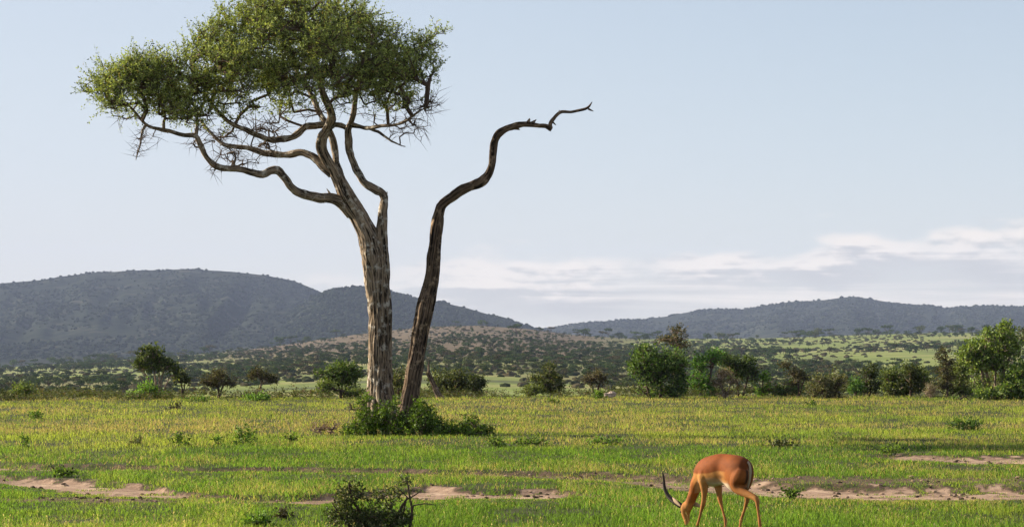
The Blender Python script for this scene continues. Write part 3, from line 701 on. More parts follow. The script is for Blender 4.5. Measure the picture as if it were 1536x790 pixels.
plant('dry_bush', 'leafless reddish brown dry shrub left of the acacia base', 'bush', 488, 69.8,
      [[(484,656,1.5),(478,645,1)],[(492,656,1.5),(500,642,1)]], [(488,642,24,11,0,.5,1),(504,636,8,8,0,.3,.6),(470,638,8,7,0,.3,.5)], 170, (A3(.10,.055,.035), A3(.19,.12,.075)), 203, PALETWIG, shoots=2, per=3, slen=.14, lsize=.03, tip_r=.0045, wander=.5)
plant('leaning_twig', 'short bent leafless twig sticking out left of the trunk foot', 'twig', 545, 69.6,
      [[(548,622,1.6),(538,616,1.3),(529,613,1.2),(524,604,1)],[(527,612,1.2),(524,616,.6)]], [(524,610,6,5,0,.1)], 6, None, 204, TWIG, bare=1)

# foreground bush cut by the bottom of the frame
plant('thorny_bush', 'dark half-bare foreground bush with small glinting leaves at the bottom edge', 'bush', 562, 33.4,
      [[(560,812,3),(545,780,2.4),(530,750,2,.05),(522,728,1.4)],[(575,812,3),(590,785,2.6),(604,758,2.2),(612,745,1.6),(604,738,1.2),(592,728,.8)],[(604,758,1.8),(609,750,1.4),(622,742,1),(630,738,.6)],
       [(612,780,2.2),(618,760,1.8),(613,735,1.4),(610,715,1)],[(612,764,1.4),(622,757,1.2),(638,755,.9),(655,757,.6)],[(550,812,2.4),(525,790,2),(508,772,1.5),(497,755,1)]],
      [(548,780,50,26,0,.25,1),(515,760,22,22,0,.2,.8),(530,735,24,18,0,.2,.6),(600,780,26,18,0,.2,.8),(612,722,14,12,0,.1,.5),(575,748,30,18,0,.2,.35),(500,775,12,20,0,.15,.5),(600,742,22,10,0,.1,.2)],
      400, (A3(.022,.034,.012), A3(.12,.15,.05), A3(.36,.34,.20)), 205, TWIG, shoots=3, per=6, slen=.08, lsize=.036, step=.05, tip_r=.0028, rmax=.02, leafmat=BUSH, power=.75, wander=.45)

# ------------------------------------------------------------------ shrubs and small trees along the edge of the plain (about 120 m off)
def sh(name, label, cat, base, D, stems, clumps, ntip, leaf, seed, **k):
    leaf = tuple(q * (1.0, 1.45, 1.4)[i] for i, q in enumerate(leaf)) if leaf is not None else None
    k.setdefault('shoots', 2); k.setdefault('per', 6); k.setdefault('slen', .22); k.setdefault('lsize', .10); k.setdefault('step', .16); k.setdefault('tip_r', .009); k.setdefault('power', .8)
    return plant(name, label, cat, base, D, stems, clumps, ntip, leaf, seed, **k)
sh('small_tree', 'many-stemmed small tree with open dark crown, standing alone in front of the left hill', 'tree', 232, 116,
   [[(232,602,1.8),(226,575,1.4),(215,556,1)],[(234,602,1.8),(233,570,1.4),(230,545,1)],[(236,602,1.8),(241,575,1.3),(247,552,1)],[(230,602,1.6),(220,580,1.2),(209,563,.8)],[(238,602,1.5),(248,580,1.1),(256,563,.7)],[(236,602,1.3),(239,570,1),(238,548,.7)]],
   [(218,536,14,14,0,.5),(232,530,12,10,0,.5),(240,545,14,10,0,.5),(254,548,11,9,0,.4),(210,548,9,8,0,.3),(262,556,4,9,0,.2,.8),(228,550,20,8,0,.5,.6),(222,524,6,4,0,.2)], 380, (A3(.014,.024,.009), A3(.09,.12,.032), A3(.17,.2,.06)), 301, mat=PALETWIG, lsize=.11)
sh('undergrowth_bush', 'bright green leafy bush under the many-stemmed small tree', 'bush', 215, 115.5, [[(215,604,1.2),(214,592,1)]], [(212,594,26,9,0,.6),(222,585,14,12,0,.5,.7),(245,597,16,7,0,.4,.6)], 200, G2, 302)
sh('low_bush', 'pale green round bush at the far left end of the plain', 'bush', 35, 116, [[(35,604,1.4),(32,590,1)],[(38,604,1.2),(42,588,.9)]], [(35,587,17,10,0,.6),(28,596,12,6,0,.4,.6)], 150, (A3(.05,.075,.02), A3(.14,.19,.05), A3(.2,.2,.08)), 303)
sh('low_bush', 'dark low bush cut by the left edge of the picture', 'bush', 6, 115, [[(6,606,1.2),(8,596,1)]], [(4,596,18,8,0,.6)], 110, G3, 304)
sh('small_tree', 'slim single-stemmed sapling with a dark tuft, second of the four lone trees on the left', 'tree', 273, 118, [[(273,598,1.6),(273,582,1.3),(271,572,1)],[(273,582,1.1),(278,572,.8)]], [(270,566,9,7,0,.3),(279,571,6,5,0,.3,.7)], 110, G3, 305)
sh('umbrella_thorn', 'flat-topped brown green thorn tree, third of the four lone trees on the left', 'tree', 328, 119, [[(328,596,1.8),(327,583,1.4),(318,572,1)],[(328,590,1.6),(335,578,1.2),(345,570,.8)],[(328,586,1.2),(329,572,.9)]],
   [(326,566,20,5,0,.8),(312,573,14,4,0,.6),(342,574,14,5,0,.6,.9),(330,561,12,4,0,.6),(322,578,16,5,0,.5,.5)], 300, G4, 306, lsize=.07)
sh('umbrella_thorn', 'twisted two-tier thorn tree with a pale crooked stem left of the trunks', 'tree', 388, 117, [[(387,602,1.8),(389,585,1.5),(392,572,1.2),(386,562,1)],[(391,577,1.2),(402,570,.9),(410,568,.6)]],
   [(386,560,12,6,0,.4),(398,566,10,5,0,.4),(408,569,8,6,0,.4),(378,565,8,4,0,.3),(386,585,10,7,0,.3,.25)], 190, G4, 307, mat=PALETWIG, lsize=.08)
sh('low_bush', 'low spreading green shrub in front of the twisted thorn tree', 'bush', 385, 112, [[(385,606,1.2),(386,600,1)]], [(380,600,15,4,0,.5),(392,605,12,5,0,.4)], 130, G2, 308)
sh('round_bush', 'rounded dark green bush on a short stem just left of the acacia trunk', 'bush', 512, 119, [[(512,596,2.2),(508,580,1.8),(500,565,1.3)],[(514,596,2),(520,578,1.6),(528,562,1.2)],[(512,590,1.6),(513,570,1.2)]],
   [(512,556,24,13,0,1),(528,562,16,14,0,.8),(496,566,14,12,0,.7),(480,560,7,6,0,.3,.7),(515,575,24,12,0,.8,.6)], 420, (A3(.025,.045,.012), A3(.09,.14,.03), A3(.16,.2,.05)), 309)
sh('low_bush', 'yellow green undergrowth below the rounded dark bush', 'bush', 492, 118, [[(492,598,1.2),(490,590,1)]], [(490,583,16,11,0,.6),(530,590,18,7,0,.6,.8)], 150, (A3(.05,.075,.02), A3(.14,.18,.04)), 310)
sh('leafy_bush', 'tall bush showing between the two big trunks', 'bush', 598, 122, [[(598,598,1.8),(598,575,1.3)]], [(597,572,14,22,0,.9),(612,585,12,14,0,.6)], 190, G3, 311)
sh('leafy_bush', 'broad dark bush behind the leaning dead stump', 'bush', 680, 121, [[(676,598,2),(670,580,1.4)],[(684,598,2),(694,578,1.4)]], [(660,572,20,17,0,1),(685,568,20,16,0,1),(702,576,16,14,0,.9),(670,588,30,10,0,.8,.7)], 460, G3, 312)
sh('leafy_bush', 'small near-black bush at the right end of the row behind the stump', 'bush', 713, 120, [[(713,598,1.6),(713,582,1.2)]], [(713,578,11,15,0,.6),(722,574,6,8,0,.4,.7)], 150, (A3(.018,.03,.01), A3(.06,.075,.025)), 313)
sh('thorn_tree', 'stepped olive thorn tree alone in the middle of the plain edge', 'tree', 826, 123, [[(827,596,2),(826,572,1.5),(825,552,.9)]], [(825,550,9,5,0,.5),(822,562,16,6,0,.7),(834,572,14,7,0,.7),(815,578,18,7,0,.8),(828,585,18,6,0,.7,.8),(804,568,6,4,0,.3)], 300, G3, 314)
sh('low_bush', 'yellow green scrub left of the stepped olive thorn tree', 'bush', 800, 122, [[(800,598,1.2),(799,588,.9)]], [(800,586,14,9,0,.5)], 90, (A3(.05,.07,.02), A3(.15,.18,.05)), 315)
sh('thorn_tree', 'domed brown grey thorn shrub right of the stepped olive tree', 'tree', 893, 123, [[(893,594,2),(888,578,1.4),(882,568,1)],[(893,592,1.8),(899,576,1.3),(906,568,.9)]], [(893,564,15,8,0,.8),(880,569,8,5,0,.5),(905,569,9,6,0,.5),(893,574,14,5,0,.5,.4)], 170, (A3(.018,.017,.011), A3(.10,.088,.05), A3(.19,.15,.09)), 316, lsize=.07)
sh('weed_clump', 'small dark green weed below the domed thorn shrub', 'weed', 897, 116, [[(897,600,1),(897,592,.8)]], [(897,593,7,6,0,.3)], 45, G1, 317, lsize=.08)
BIG = (A3(.010,.022,.006), A3(.10,.17,.035), A3(.17,.22,.07))
sh('leafy_bush', 'biggest dense dark green bush, two rounded domes reaching to the grass', 'bush', 990, 117, [[(975,603,2.2),(970,575,1.8),(965,545,1.2)],[(990,603,2.4),(992,575,2),(990,545,1.4)],[(1008,603,2.2),(1014,575,1.8),(1018,545,1.2)]],
   [(968,540,22,24,0,1.2),(955,552,12,16,0,.8),(1012,545,20,24,0,1.2),(990,550,20,26,0,1.2),(975,570,24,20,0,1,.35),(1018,575,14,24,0,.8,.8),(975,592,24,9,0,.6,.25),(1006,590,20,12,0,.7,.5)], 1100, BIG, 318, lsize=.11)
sh('umbrella_thorn', 'brown layered thorn tree top rising behind the biggest dark bush', 'tree', 1012, 121, [[(1010,597,2),(1012,560,1.8),(1014,525,1.4),(1015,502,.9)]], [(1015,497,14,6,0,.6),(1017,508,20,5,0,.8),(1000,509,16,4,0,.7),(1020,518,18,5,0,.8),(985,515,10,3,0,.4,.8),(1018,490,6,3,0,.3)], 170, G4, 319, mat=PALETWIG, lsize=.08)
sh('leafy_bush', 'bright green bush immediately right of the biggest dark bush', 'bush', 1055, 121, [[(1050,598,2),(1052,570,1.4)],[(1060,598,2),(1066,560,1.3)]], [(1048,545,14,14,0,.9),(1070,535,16,12,0,.9),(1050,570,18,16,0,.9),(1062,588,20,9,0,.7)], 460, (A3(.03,.07,.014), A3(.09,.19,.035), A3(.17,.26,.06)), 320)
sh('small_tree', 'dark green dome-headed tree with bare stems right of the bright green bush', 'tree', 1112, 122, [[(1108,598,1.8),(1106,575,1.4),(1100,555,1)],[(1114,598,1.8),(1120,572,1.3),(1126,556,.9)]], [(1098,546,16,9,0,.9),(1120,547,14,10,0,.9),(1130,560,8,14,0,.6,.8),(1088,540,12,10,0,.8),(1108,560,22,10,0,.8,.5)], 420, (A3(.022,.04,.012), A3(.075,.11,.03), A3(.15,.19,.06)), 321)
sh('dry_bush', 'brown grey half-dry thorn bush in front of the dome-headed tree', 'bush', 1086, 116, [[(1086,602,1.8),(1084,585,1.4),(1078,570,1)],[(1088,602,1.6),(1094,582,1.2),(1100,568,.8)]], [(1088,562,16,9,0,.7),(1078,575,14,8,0,.6),(1100,572,10,7,0,.5),(1088,590,17,7,0,.6,.6)], 190, (A3(.035,.028,.018), A3(.17,.13,.085), A3(.26,.20,.13)), 322, mat=PALETWIG, lsize=.07)
sh('small_tree', 'thin tree with a few bright leaf tufts right of the brown thorn bush', 'tree', 1145, 122, [[(1143,598,1.4),(1144,575,1),(1146,560,.7)]], [(1147,566,7,7,0,.3),(1140,588,8,8,0,.4),(1152,585,7,9,0,.4,.7)], 90, G2, 323)
sh('leafy_bush', 'low dark bush near the plain edge, left of the crooked thorn bush', 'bush', 1180, 122, [[(1178,598,1.6),(1178,580,1.2)]], [(1172,588,16,9,0,.7),(1192,584,14,12,0,.7)], 170, (A3(.03,.055,.014), A3(.09,.15,.035)), 324)
sh('umbrella_thorn', 'crooked thorn bush with flat brown tiers in the middle of the right-hand thicket', 'tree', 1196, 120, [[(1197,600,1.8),(1198,580,1.4),(1194,560,1)],[(1198,585,1.2),(1206,568,.9)],[(1196,572,1),(1184,555,.7),(1178,548,.5)]], [(1194,559,13,4,0,.6),(1204,566,10,4,0,.4),(1178,548,8,4,0,.4),(1190,574,14,6,0,.5,.5)], 170, G4, 325, lsize=.08)
sh('umbrella_thorn', 'ragged brown green thorn bush standing forward of the right-hand thicket', 'tree', 1245, 116, [[(1240,604,2),(1236,585,1.5),(1228,572,1)],[(1248,604,2),(1256,584,1.5),(1264,572,1)]], [(1230,571,15,6,0,.7),(1258,572,16,8,0,.8),(1242,584,24,9,0,.8),(1220,588,10,9,0,.6,.8),(1250,597,20,5,0,.6,.6)], 360, (A3(.018,.02,.010), A3(.105,.11,.045), A3(.2,.17,.09)), 326, lsize=.085)
sh('leafy_bush', 'near-black upright bush in the right-hand thicket', 'bush', 1305, 121, [[(1304,600,1.8),(1306,575,1.4)]], [(1304,560,11,14,0,.8),(1308,578,11,16,0,.7),(1296,584,8,10,0,.5,.7)], 230, (A3(.018,.028,.010), A3(.055,.07,.022)), 327)
sh('leafy_bush', 'small bright green bush left of the near-black upright bush', 'bush', 1284, 120, [[(1284,600,1.4),(1284,585,1)]], [(1284,582,12,13,0,.6)], 120, (A3(.03,.07,.014), A3(.10,.19,.035)), 328)
sh('leafy_bush', 'wide olive green bush filling the middle of the right-hand thicket', 'bush', 1350, 123, [[(1345,600,2),(1338,575,1.5)],[(1356,600,2),(1364,575,1.5)]], [(1336,568,20,18,0,1.1),(1360,562,20,18,0,1.1),(1380,570,14,20,0,1),(1348,585,34,10,0,.9)], 760, (A3(.03,.05,.014), A3(.10,.135,.035), A3(.19,.21,.06)), 329)
sh('leafy_bush', 'black-green bush with a shady hollow in front of the wide olive bush', 'bush', 1366, 121, [[(1366,600,1.6),(1366,575,1.3)]], [(1366,560,12,10,0,.6),(1370,575,10,12,0,.5,.7)], 130, (A3(.015,.022,.008), A3(.05,.06,.02)), 330)
sh('thorn_tree', 'narrow spire-like dark thorn tree left of the tall pale-stemmed tree', 'tree', 1418, 121, [[(1421,598,2),(1421,570,1.6),(1419,540,1.2),(1416,524,.7)]], [(1416,527,9,3,0,.4),(1414,537,12,4,0,.5),(1422,545,12,4,0,.5),(1416,556,15,5,0,.6),(1424,566,12,5,0,.5),(1418,578,14,7,0,.6,.7)], 260, (A3(.03,.032,.016), A3(.085,.08,.035), A3(.15,.12,.06)), 331, lsize=.08)
sh('leafy_bush', 'yellow green bush between the spire-like thorn tree and the tall tree', 'bush', 1440, 122, [[(1440,600,1.8),(1440,578,1.3)]], [(1440,558,16,22,0,1),(1432,580,18,14,0,.8),(1450,588,14,9,0,.6)], 380, (A3(.045,.07,.018), A3(.14,.175,.045), A3(.22,.24,.08)), 332)
sh('dry_bush', 'small grey dead bush at the foot of the spire-like thorn tree', 'bush', 1396, 117, [[(1396,603,1.4),(1394,590,1)]], [(1396,586,11,11,0,.5)], 110, (A3(.09,.075,.05), A3(.19,.16,.11)), 333, mat=PALETWIG, lsize=.05)
sh('fallen_branch', 'bare forked fallen branch lying on the grass left of the tall tree', 'branch', 1440, 113, [[(1456,592,.9),(1448,594,1.1),(1440,598,1.3),(1432,600,1),(1426,602,.7)],[(1438,598,.9),(1430,597,.6)]], [(1432,599,8,3,0,.2)], 14, G1, 334, lsize=.05)
TT = (A3(.022,.04,.012), A3(.18,.25,.055), A3(.25,.28,.10))
sh('leafy_tree', 'tallest pale-stemmed leafy tree at the right edge of the picture', 'tree', 1490, 115,
   [[(1478,606,3),(1476,575,2.6),(1470,545,2),(1462,520,1.3)],[(1484,606,3),(1482,570,2.4),(1478,540,1.8),(1480,510,1.2)],[(1500,606,3),(1503,575,2.6),(1506,545,2),(1504,515,1.4),(1505,500,.9)],[(1494,606,2.4),(1492,580,1.8),(1494,556,1.3)],[(1504,565,1.6),(1512,540,1.2),(1520,520,.8)]],
   [(1462,525,20,14,0,1),(1450,535,12,12,0,.7),(1485,510,16,12,0,1),(1508,500,16,12,0,.9),(1505,520,20,18,0,1.1),(1478,540,24,14,0,1),(1465,550,14,10,0,.7,.8),(1520,525,12,16,0,.8,.9),(1500,548,22,12,0,.9,.5),(1508,489,6,5,0,.3),(1479,497,4,4,0,.3),(1472,576,14,12,0,.8,.25),(1512,572,14,14,0,.9,.35)], 980, TT, 335, mat=PALETWIG, lsize=.13)
sh('leafy_bush', 'wide leafy bush round the foot of the tallest right-hand tree', 'bush', 1500, 114, [[(1490,608,1.8),(1486,592,1.3)],[(1515,608,1.8),(1518,588,1.3)]], [(1480,594,20,9,0,.7),(1512,588,22,14,0,.9),(1535,580,18,20,0,1),(1530,560,16,20,0,1),(1500,600,34,5,0,.6)], 760, (A3(.03,.06,.014), A3(.11,.17,.035), A3(.24,.28,.08)), 336, lsize=.12)
sh('umbrella_thorn', 'dark thorn tree crown entering at the right edge above the wide leafy bush', 'tree', 1560, 122, [[(1560,600,2.4),(1558,560,2),(1552,520,1.4)]], [(1545,496,18,6,0,.9),(1540,508,16,5,0,.8),(1555,515,24,8,0,1)], 200, G3, 337)

# leaning dead stump
spx, sD = 660, 116.
stz = float(ground_z((spx - 768) / F * sD, sD)); st0 = np.array([(spx - 768) / F * sD, sD, stz])
stump = thing('dead_stump', 'dark leaning broken dead stump just right of the two big trunks', 'stump', tuple(st0))
V, fs, uv = merge([tube(limb(q, sD), 10, .25, .3, 5 + i) for i, q in enumerate([[(664,601,7),(658,592,5.2),(651,578,4),(646,566,3),(643,556,2.2)],[(644,562,2),(643,550,1.6),(643.5,542,.8)],[(646,570,2.2),(641,562,1.4),(639,557,.6)],[(652,582,2),(650,574,1.6),(649,569,.5)]])])
mesh_np('trunk', V - st0, fs, DEADWOOD, stump, uv=uv, smooth=True)

# small plants standing in the grass
for i, (px, row, wx_, wy_, nt_, lf_, lab) in enumerate([
    (365, 668, 17, 22, 60, G2, 'loose bright green weed in the grass between the left edge and the acacia'),
    (268, 668, 7, 13, 26, G1, 'small dark weed, left one of the pair in the middle of the left meadow'),
    (282, 670, 5, 9, 16, G1, 'tiny dark weed, right one of the pair in the middle of the left meadow'),
    (328, 671, 6, 11, 20, G2, 'thin pale weed between the pair of dark weeds and the loose bright one'),
    (37, 672, 5, 14, 20, G2, 'single upright weed in the meadow near the left edge'),
    (205, 668, 10, 11, 26, G3, 'low olive weed left of the pair of dark weeds'),
    (436, 663, 7, 10, 26, G1, 'small leafy weed left of the brown dry shrub'),
    (52, 629, 11, 9, 36, G2, 'tuft of fresh green weed far up the left meadow'),
    (262, 614, 9, 5, 22, G4, 'short dark brushy weed below the many-stemmed tree'),
    (1447, 645, 27, 11, 170, (A3(.03,.06,.014), A3(.11,.20,.035), A3(.2,.3,.07)), 'low wide bright green bush alone in the right meadow'),
    (1218, 609, 7, 4, 20, G1, 'tiny dark weed in front of the ragged thorn bush'),
    (1340, 680, 20, 7, 46, G1, 'creeping dark weed beside the sandy strip on the right'),
    (1175, 672, 22, 6, 46, G3, 'flat olive weed patch above the antelope'),
    (745, 671, 14, 10, 50, G1, 'dark weed just right of the sprawling bush at the dead trunk'),
    (795, 668, 26, 7, 60, G1, 'long dark green weed strip in the grass right of the sprawling bush'),
    (905, 668, 30, 8, 60, G2, 'wide fresh green weed patch above the antelope horns'),
    (830, 604, 8, 4, 22, G1, 'tiny weed in the grass under the stepped olive thorn tree'),
    (300, 602, 22, 5, 60, G2, 'low bright green weed strip under the flat-topped thorn tree'),
    (385, 789, 20, 9, 90, G2, 'leafy weed clump at the bottom edge left of the foreground bush'),
    (94, 715, 16, 6, 60, G1, 'creeping dark weed above the pale sand patch on the left'),
    (424, 778, 9, 4, 34, G4, 'tiny brown weed low at the bottom left of the foreground bush'),
    (1190, 742, 14, 4, 40, G1, 'dark creeping weed on the sandy track right of the antelope')]):
    D_ = EYE * F / (row - HZ)
    k = D_ / 70
    plant('weed', lab, 'weed', px, D_, [[(px, row, .7), (px + (i % 3 - 1), row - wy_ * .6, .5)]], [(px, row - wy_ * .6, wx_, wy_ * .7, 0, wx_ / F * D_ * .7)], max(8, int(nt_ * .55)), lf_, 400 + i, shoots=2, per=5, slen=.09 * (1 + k) * .8, lsize=.036 * (1 + k), step=.06, tip_r=.003)

# pale stone in the grass left of the big dark bush
sx, sD = 917, 113.
sz = float(ground_z((sx - 768) / F * sD, sD))
v, f3, f4 = blob_proto(99, .75, 9, 6)
v = v * np.array([.20, .16, .17]); v[:, 2] += .14 + .05 * v[:, 0]
v2 = blob_proto(98, .75, 9, 6)[0] * np.array([.10, .1, .1]) + np.array([-.20, .02, .14])
o = mesh_np('pale_stone', np.vstack([v, v2]), [np.vstack([f3, f3 + len(v)]), np.vstack([f4, f4 + len(v)])], plain_mat('pale_stone', (.42, .33, .27), .8, .5, 9), smooth=False)
o.location = ((sx - 768) / F * sD, sD, sz + .1)
tag(o, 'small pale bone-coloured stone lying in the grass beside the biggest dark bush', 'stone')

# ------------------------------------------------------------------ scattered trees on the slope beyond (0.5 to 2.6 km)
def tree_proto(seed, kind):
    r_ = np.random.default_rng(seed)
    tbs = []; q = []
    nb = 3 if kind else 4
    base_h = .28 if kind == 0 else .12
    for k in range(nb):
        a = k * 2 * np.pi / nb + r_.uniform(-.5, .5); rr = r_.uniform(.25, .5)
        tbs.append(tube(catmull(np.array([[0, 0, -.05, .035], [0, 0, base_h, .03], [math.cos(a) * rr * .5, math.sin(a) * rr * .5, .48, .02], [math.cos(a) * rr, math.sin(a) * rr, .78, .008]]), .2), 4))
    V, fs, uv = merge(tbs)
    if kind == 0: nq = 150; cl = [(r_.uniform(-.5, .5), r_.uniform(-.5, .5), r_.uniform(.72, .88), r_.uniform(.25, .42), r_.uniform(.07, .13)) for _ in range(6)]
    else: nq = 170; cl = [(r_.uniform(-.3, .3), r_.uniform(-.3, .3), r_.uniform(.4, .8), r_.uniform(.25, .4), r_.uniform(.16, .26)) for _ in range(6)]
    ci = r_.integers(0, 6, nq); cl = np.array(cl)[ci]
    u = unit(r_.normal(0, 1, (nq, 3))) * r_.random((nq, 1)) ** .4
    c = cl[:, :3] + u * np.stack([cl[:, 3], cl[:, 3], cl[:, 4]], -1)
    a = unit(r_.normal(0, 1, (nq, 3)) * np.array([1, 1, .5])); b = unit(np.cross(a, r_.normal(0, 1, (nq, 3))))
    s = r_.uniform(.05, .12, (nq, 1))
    lv = np.stack([c - a * s, c + b * s * .8, c + a * s, c - b * s * .8], 1).reshape(-1, 3)
    lf4 = np.arange(nq * 4).reshape(-1, 4)
    br = np.repeat(r_.uniform(.6, 1.4, (nq, 1)), 4, 0) * np.ones((1, 3))
    return V, fs, uv, lv, lf4, br
protos = [tree_proto(500 + k, k % 2) for k in range(8)]
n_all = 15000
pxs = rng.uniform(-330, 1870, n_all); Ds = 490 * np.exp(rng.random(n_all) ** 0.85 * math.log(2590 / 490))
xs = (pxs - 768) / F * Ds
dn = fbm(xs * 0.011 + 3, Ds * 0.0040, octs=4, seed=91)
brn = sstep(220, 420, pxs) * sstep(1010, 860, pxs) * sstep(900, 1500, Ds)
gr = sstep(450, 900, Ds)
keep = dn + rng.uniform(-.10, .10, n_all) > 0.60 - .065 * gr - 0.03 * brn
keep &= rng.random(n_all) < np.clip(.22 + .78 * ((Ds - 480) / 1100), 0, 1)
zs = ground_z(xs, Ds)
h = rng.uniform(2.4, 5.2, n_all) * (.60 + .40 * sstep(500, 1600, Ds)) * np.where(rng.random(n_all) < .10, 1.35, 1) * (1 - .25 * brn) * .78
# skyline trees on the ridge
nk = 150
pk = np.sort(rng.uniform(-320, 1860, nk)); pk = pk[(pk > 820) | (pk < 330) | (rng.random(nk) < .4)]; nk = len(pk)
Dk = rng.uniform(2480, 2598, nk); xk = (pk - 768) / F * Dk; zk = ground_z(xk, Dk); hk = rng.uniform(3.5, 8.5, nk)
spec = np.array([(1227, 8.5), (1222, 6), (1331, 9), (1300, 7), (1314, 6), (1190, 6.5), (912, 9), (928, 5.5), (775, 9.5), (722, 6.5), (866, 6), (1020, 5), (1085, 6), (1380, 7), (1412, 7), (420, 9), (436, 8), (505, 7.5), (95, 6), (105, 7), (150, 7), (158, 7.5)], float)
pk = np.r_[pk, spec[:, 0]]; Dk = np.r_[Dk, np.where(spec[:, 0] == 775, 2050, 2560)]; hk = np.r_[hk, spec[:, 1]]; xk = (pk - 768) / F * Dk; zk = ground_z(xk, Dk)
X_ = np.r_[xs[keep], xk]; D_ = np.r_[Ds[keep], Dk]; Z_ = np.r_[zs[keep], zk]; H_ = np.r_[h[keep], hk]; PXa = np.r_[pxs[keep], pk]
sky_ = np.r_[np.zeros(keep.sum(), bool), np.ones(len(pk), bool)]
rowtop = HZ + (EYE - Z_ - H_) * F / D_
vis = (PXa > 5) & (PXa < 1531) & (rowtop < 588)
for (a, b) in ((550, 590), (600, 640), (945, 1035)): vis &= ~((PXa > a) & (PXa < b))
score = np.where(vis, H_ / D_ * (np.where(sky_, 1.7, 1)), 0)
top = np.argsort(-score)[:285]
FARBARK = plain_mat('far_bark', (.07, .055, .04), .95)
made = {}
cols8 = [A3(.045,.068,.028), A3(.06,.09,.035), A3(.034,.05,.024), A3(.075,.09,.04), A3(.055,.072,.03), A3(.04,.066,.024), A3(.065,.06,.034), A3(.05,.08,.03)]
far_things = 0
for i in top:
    k = int(rng.integers(0, 8)); um = k % 2 == 0
    loc = (float(X_[i]), float(D_[i]), float(Z_[i]))
    reg = int(np.searchsorted([230, 470, 640, 850, 1040, 1160, 1330], PXa[i]))
    where = ('below the left summit', 'behind the lone left trees', 'beside the big trunks', 'right of the leaning stump', 'left of the biggest bush', 'behind the bright green bush', 'under the right-hand peak', 'left of the tallest right tree')[reg]
    size = 'small' if H_[i] < 3.9 else 'large'
    band = 'on the ridge line' if sky_[i] else 'at the slope foot' if D_[i] < 640 else 'low on the slope' if D_[i] < 900 else 'halfway up the slope' if D_[i] < 1400 else 'high on the slope'
    lab = size + ' ' + ('flat-topped' if um else 'bushy') + ' distant tree ' + band + ' ' + where
    grp = 'distant trees ' + band + ' ' + where
    o = thing('savanna_tree', lab, 'tree', loc, grp)
    o.rotation_euler = (0, 0, float(rng.uniform(0, 6.28))); s_ = float(H_[i]); o.scale = (s_ * float(rng.uniform(.8, 1.25)), s_ * float(rng.uniform(.8, 1.25)), s_)
    if k not in made:
        V, fs, uv, lv, lf4, br = protos[k]
        a = mesh_np('trunk', V, fs, FARBARK, o); b = mesh_np('crown', lv, [lf4], FARLEAF, o, col=br * cols8[k] * 1.15)
        made[k] = (a, b)
    else:
        for src in made[k]:
            c = src.copy(); COL.objects.link(c); c.parent = o
    far_things += 1
rest = np.setdiff1d(np.arange(len(X_)), top)
pr = [(np.vstack([p_[0], p_[3]]), p_[1][1], np.vstack([p_[1][0], p_[4] + len(p_[0])]), np.vstack([np.full((len(p_[0]), 3), 1.0), p_[5]])) for p_ in protos]
cc = np.array(cols8)[rng.integers(0, 8, len(rest))] * rng.uniform(.75, 1.25, (len(rest), 1))
sc = np.stack([H_[rest] * rng.uniform(.8, 1.25, len(rest)), H_[rest] * rng.uniform(.8, 1.25, len(rest)), H_[rest]], -1)
V, fs, C = scatter(pr, np.stack([X_[rest], D_[rest], Z_[rest]], -1), sc, rng.uniform(0, 6.28, len(rest)), cc)
tag(mesh_np('distant_bushland', V, fs, FARLEAF, col=C), 'mass of distant bush and acacia covering the valley slope under the hills', 'bushland', kind='stuff')
print('far trees', far_things, len(rest))
# low scrub on the slope
ns = 20000
pxs = rng.uniform(-330, 1870, ns); Ds = 300 * np.exp(rng.random(ns) ** 0.8 * math.log(2590 / 300)); xs = (pxs - 768) / F * Ds
dn = fbm(xs * 0.02 + 8, Ds * 0.007, octs=4, seed=191); kp = dn + rng.uniform(-.12, .12, ns) > .47; kp &= rng.random(ns) < np.clip(.12 + .88 * ((Ds - 400) / 1200), 0, 1)
xs, Ds = xs[kp], Ds[kp]; m = len(xs); s_ = rng.uniform(.5, 1.5, m)
g = rng.random((m, 1)); c = A3(.035,.05,.022) * (1 - g) + A3(.10,.085,.05) * g
V, fs, C = scatter(blobs, np.stack([xs, Ds, ground_z(xs, Ds) + s_ * .2], -1), np.stack([s_ * 1.2, s_ * 1.2, s_ * .8], -1), rng.uniform(0, 6.28, m), c)
tag(mesh_np('low_scrub', V, fs, FARLEAF, col=C), 'low scrub dotted over the valley slope', 'scrub', kind='stuff')

# undergrowth along the edge of the plain
m = 5200
pxs = rng.uniform(-330, 1870, m); de = np.interp(pxs, EDGE[:, 0], EDGE[:, 1]); Ds = de + rng.uniform(-3, 16, m); xs = (pxs - 768) / F * Ds
hh = fbm(xs * .35, Ds * .2, octs=3, seed=55); kp = hh > .49; xs, Ds, hh = xs[kp], Ds[kp], hh[kp]; m = len(xs)
hgt = (.16 + 1.0 * np.clip(hh - .42, 0, 1) * (1 + 2.2 * sstep(6, 20, xs))) * rng.uniform(.5, 1.3, m)
pt = np.stack([xs, Ds, ground_z(xs, Ds) + hgt * .3], -1)
v, f, c, b, t = leaves(pt, np.tile([0, 0, 1.], (m, 1)), 3, 7, .42, .11, A3(.035,.045,.018), A3(.13,.145,.045), rng, .5, .6, 2.2, colC=A3(.14,.09,.06), cp=.10)
sc_ = np.repeat(np.repeat(hgt, 3), 28); bz_ = np.repeat(np.repeat(pt[:, 2], 3), 28)
v[:, 2] = bz_ + (v[:, 2] - bz_) * np.clip(sc_ * 1.6, .5, 2)
tag(mesh_np('undergrowth', v, [f], LEAF, col=c), 'tangled low undergrowth along the far edge of the grass plain', 'undergrowth', kind='stuff')

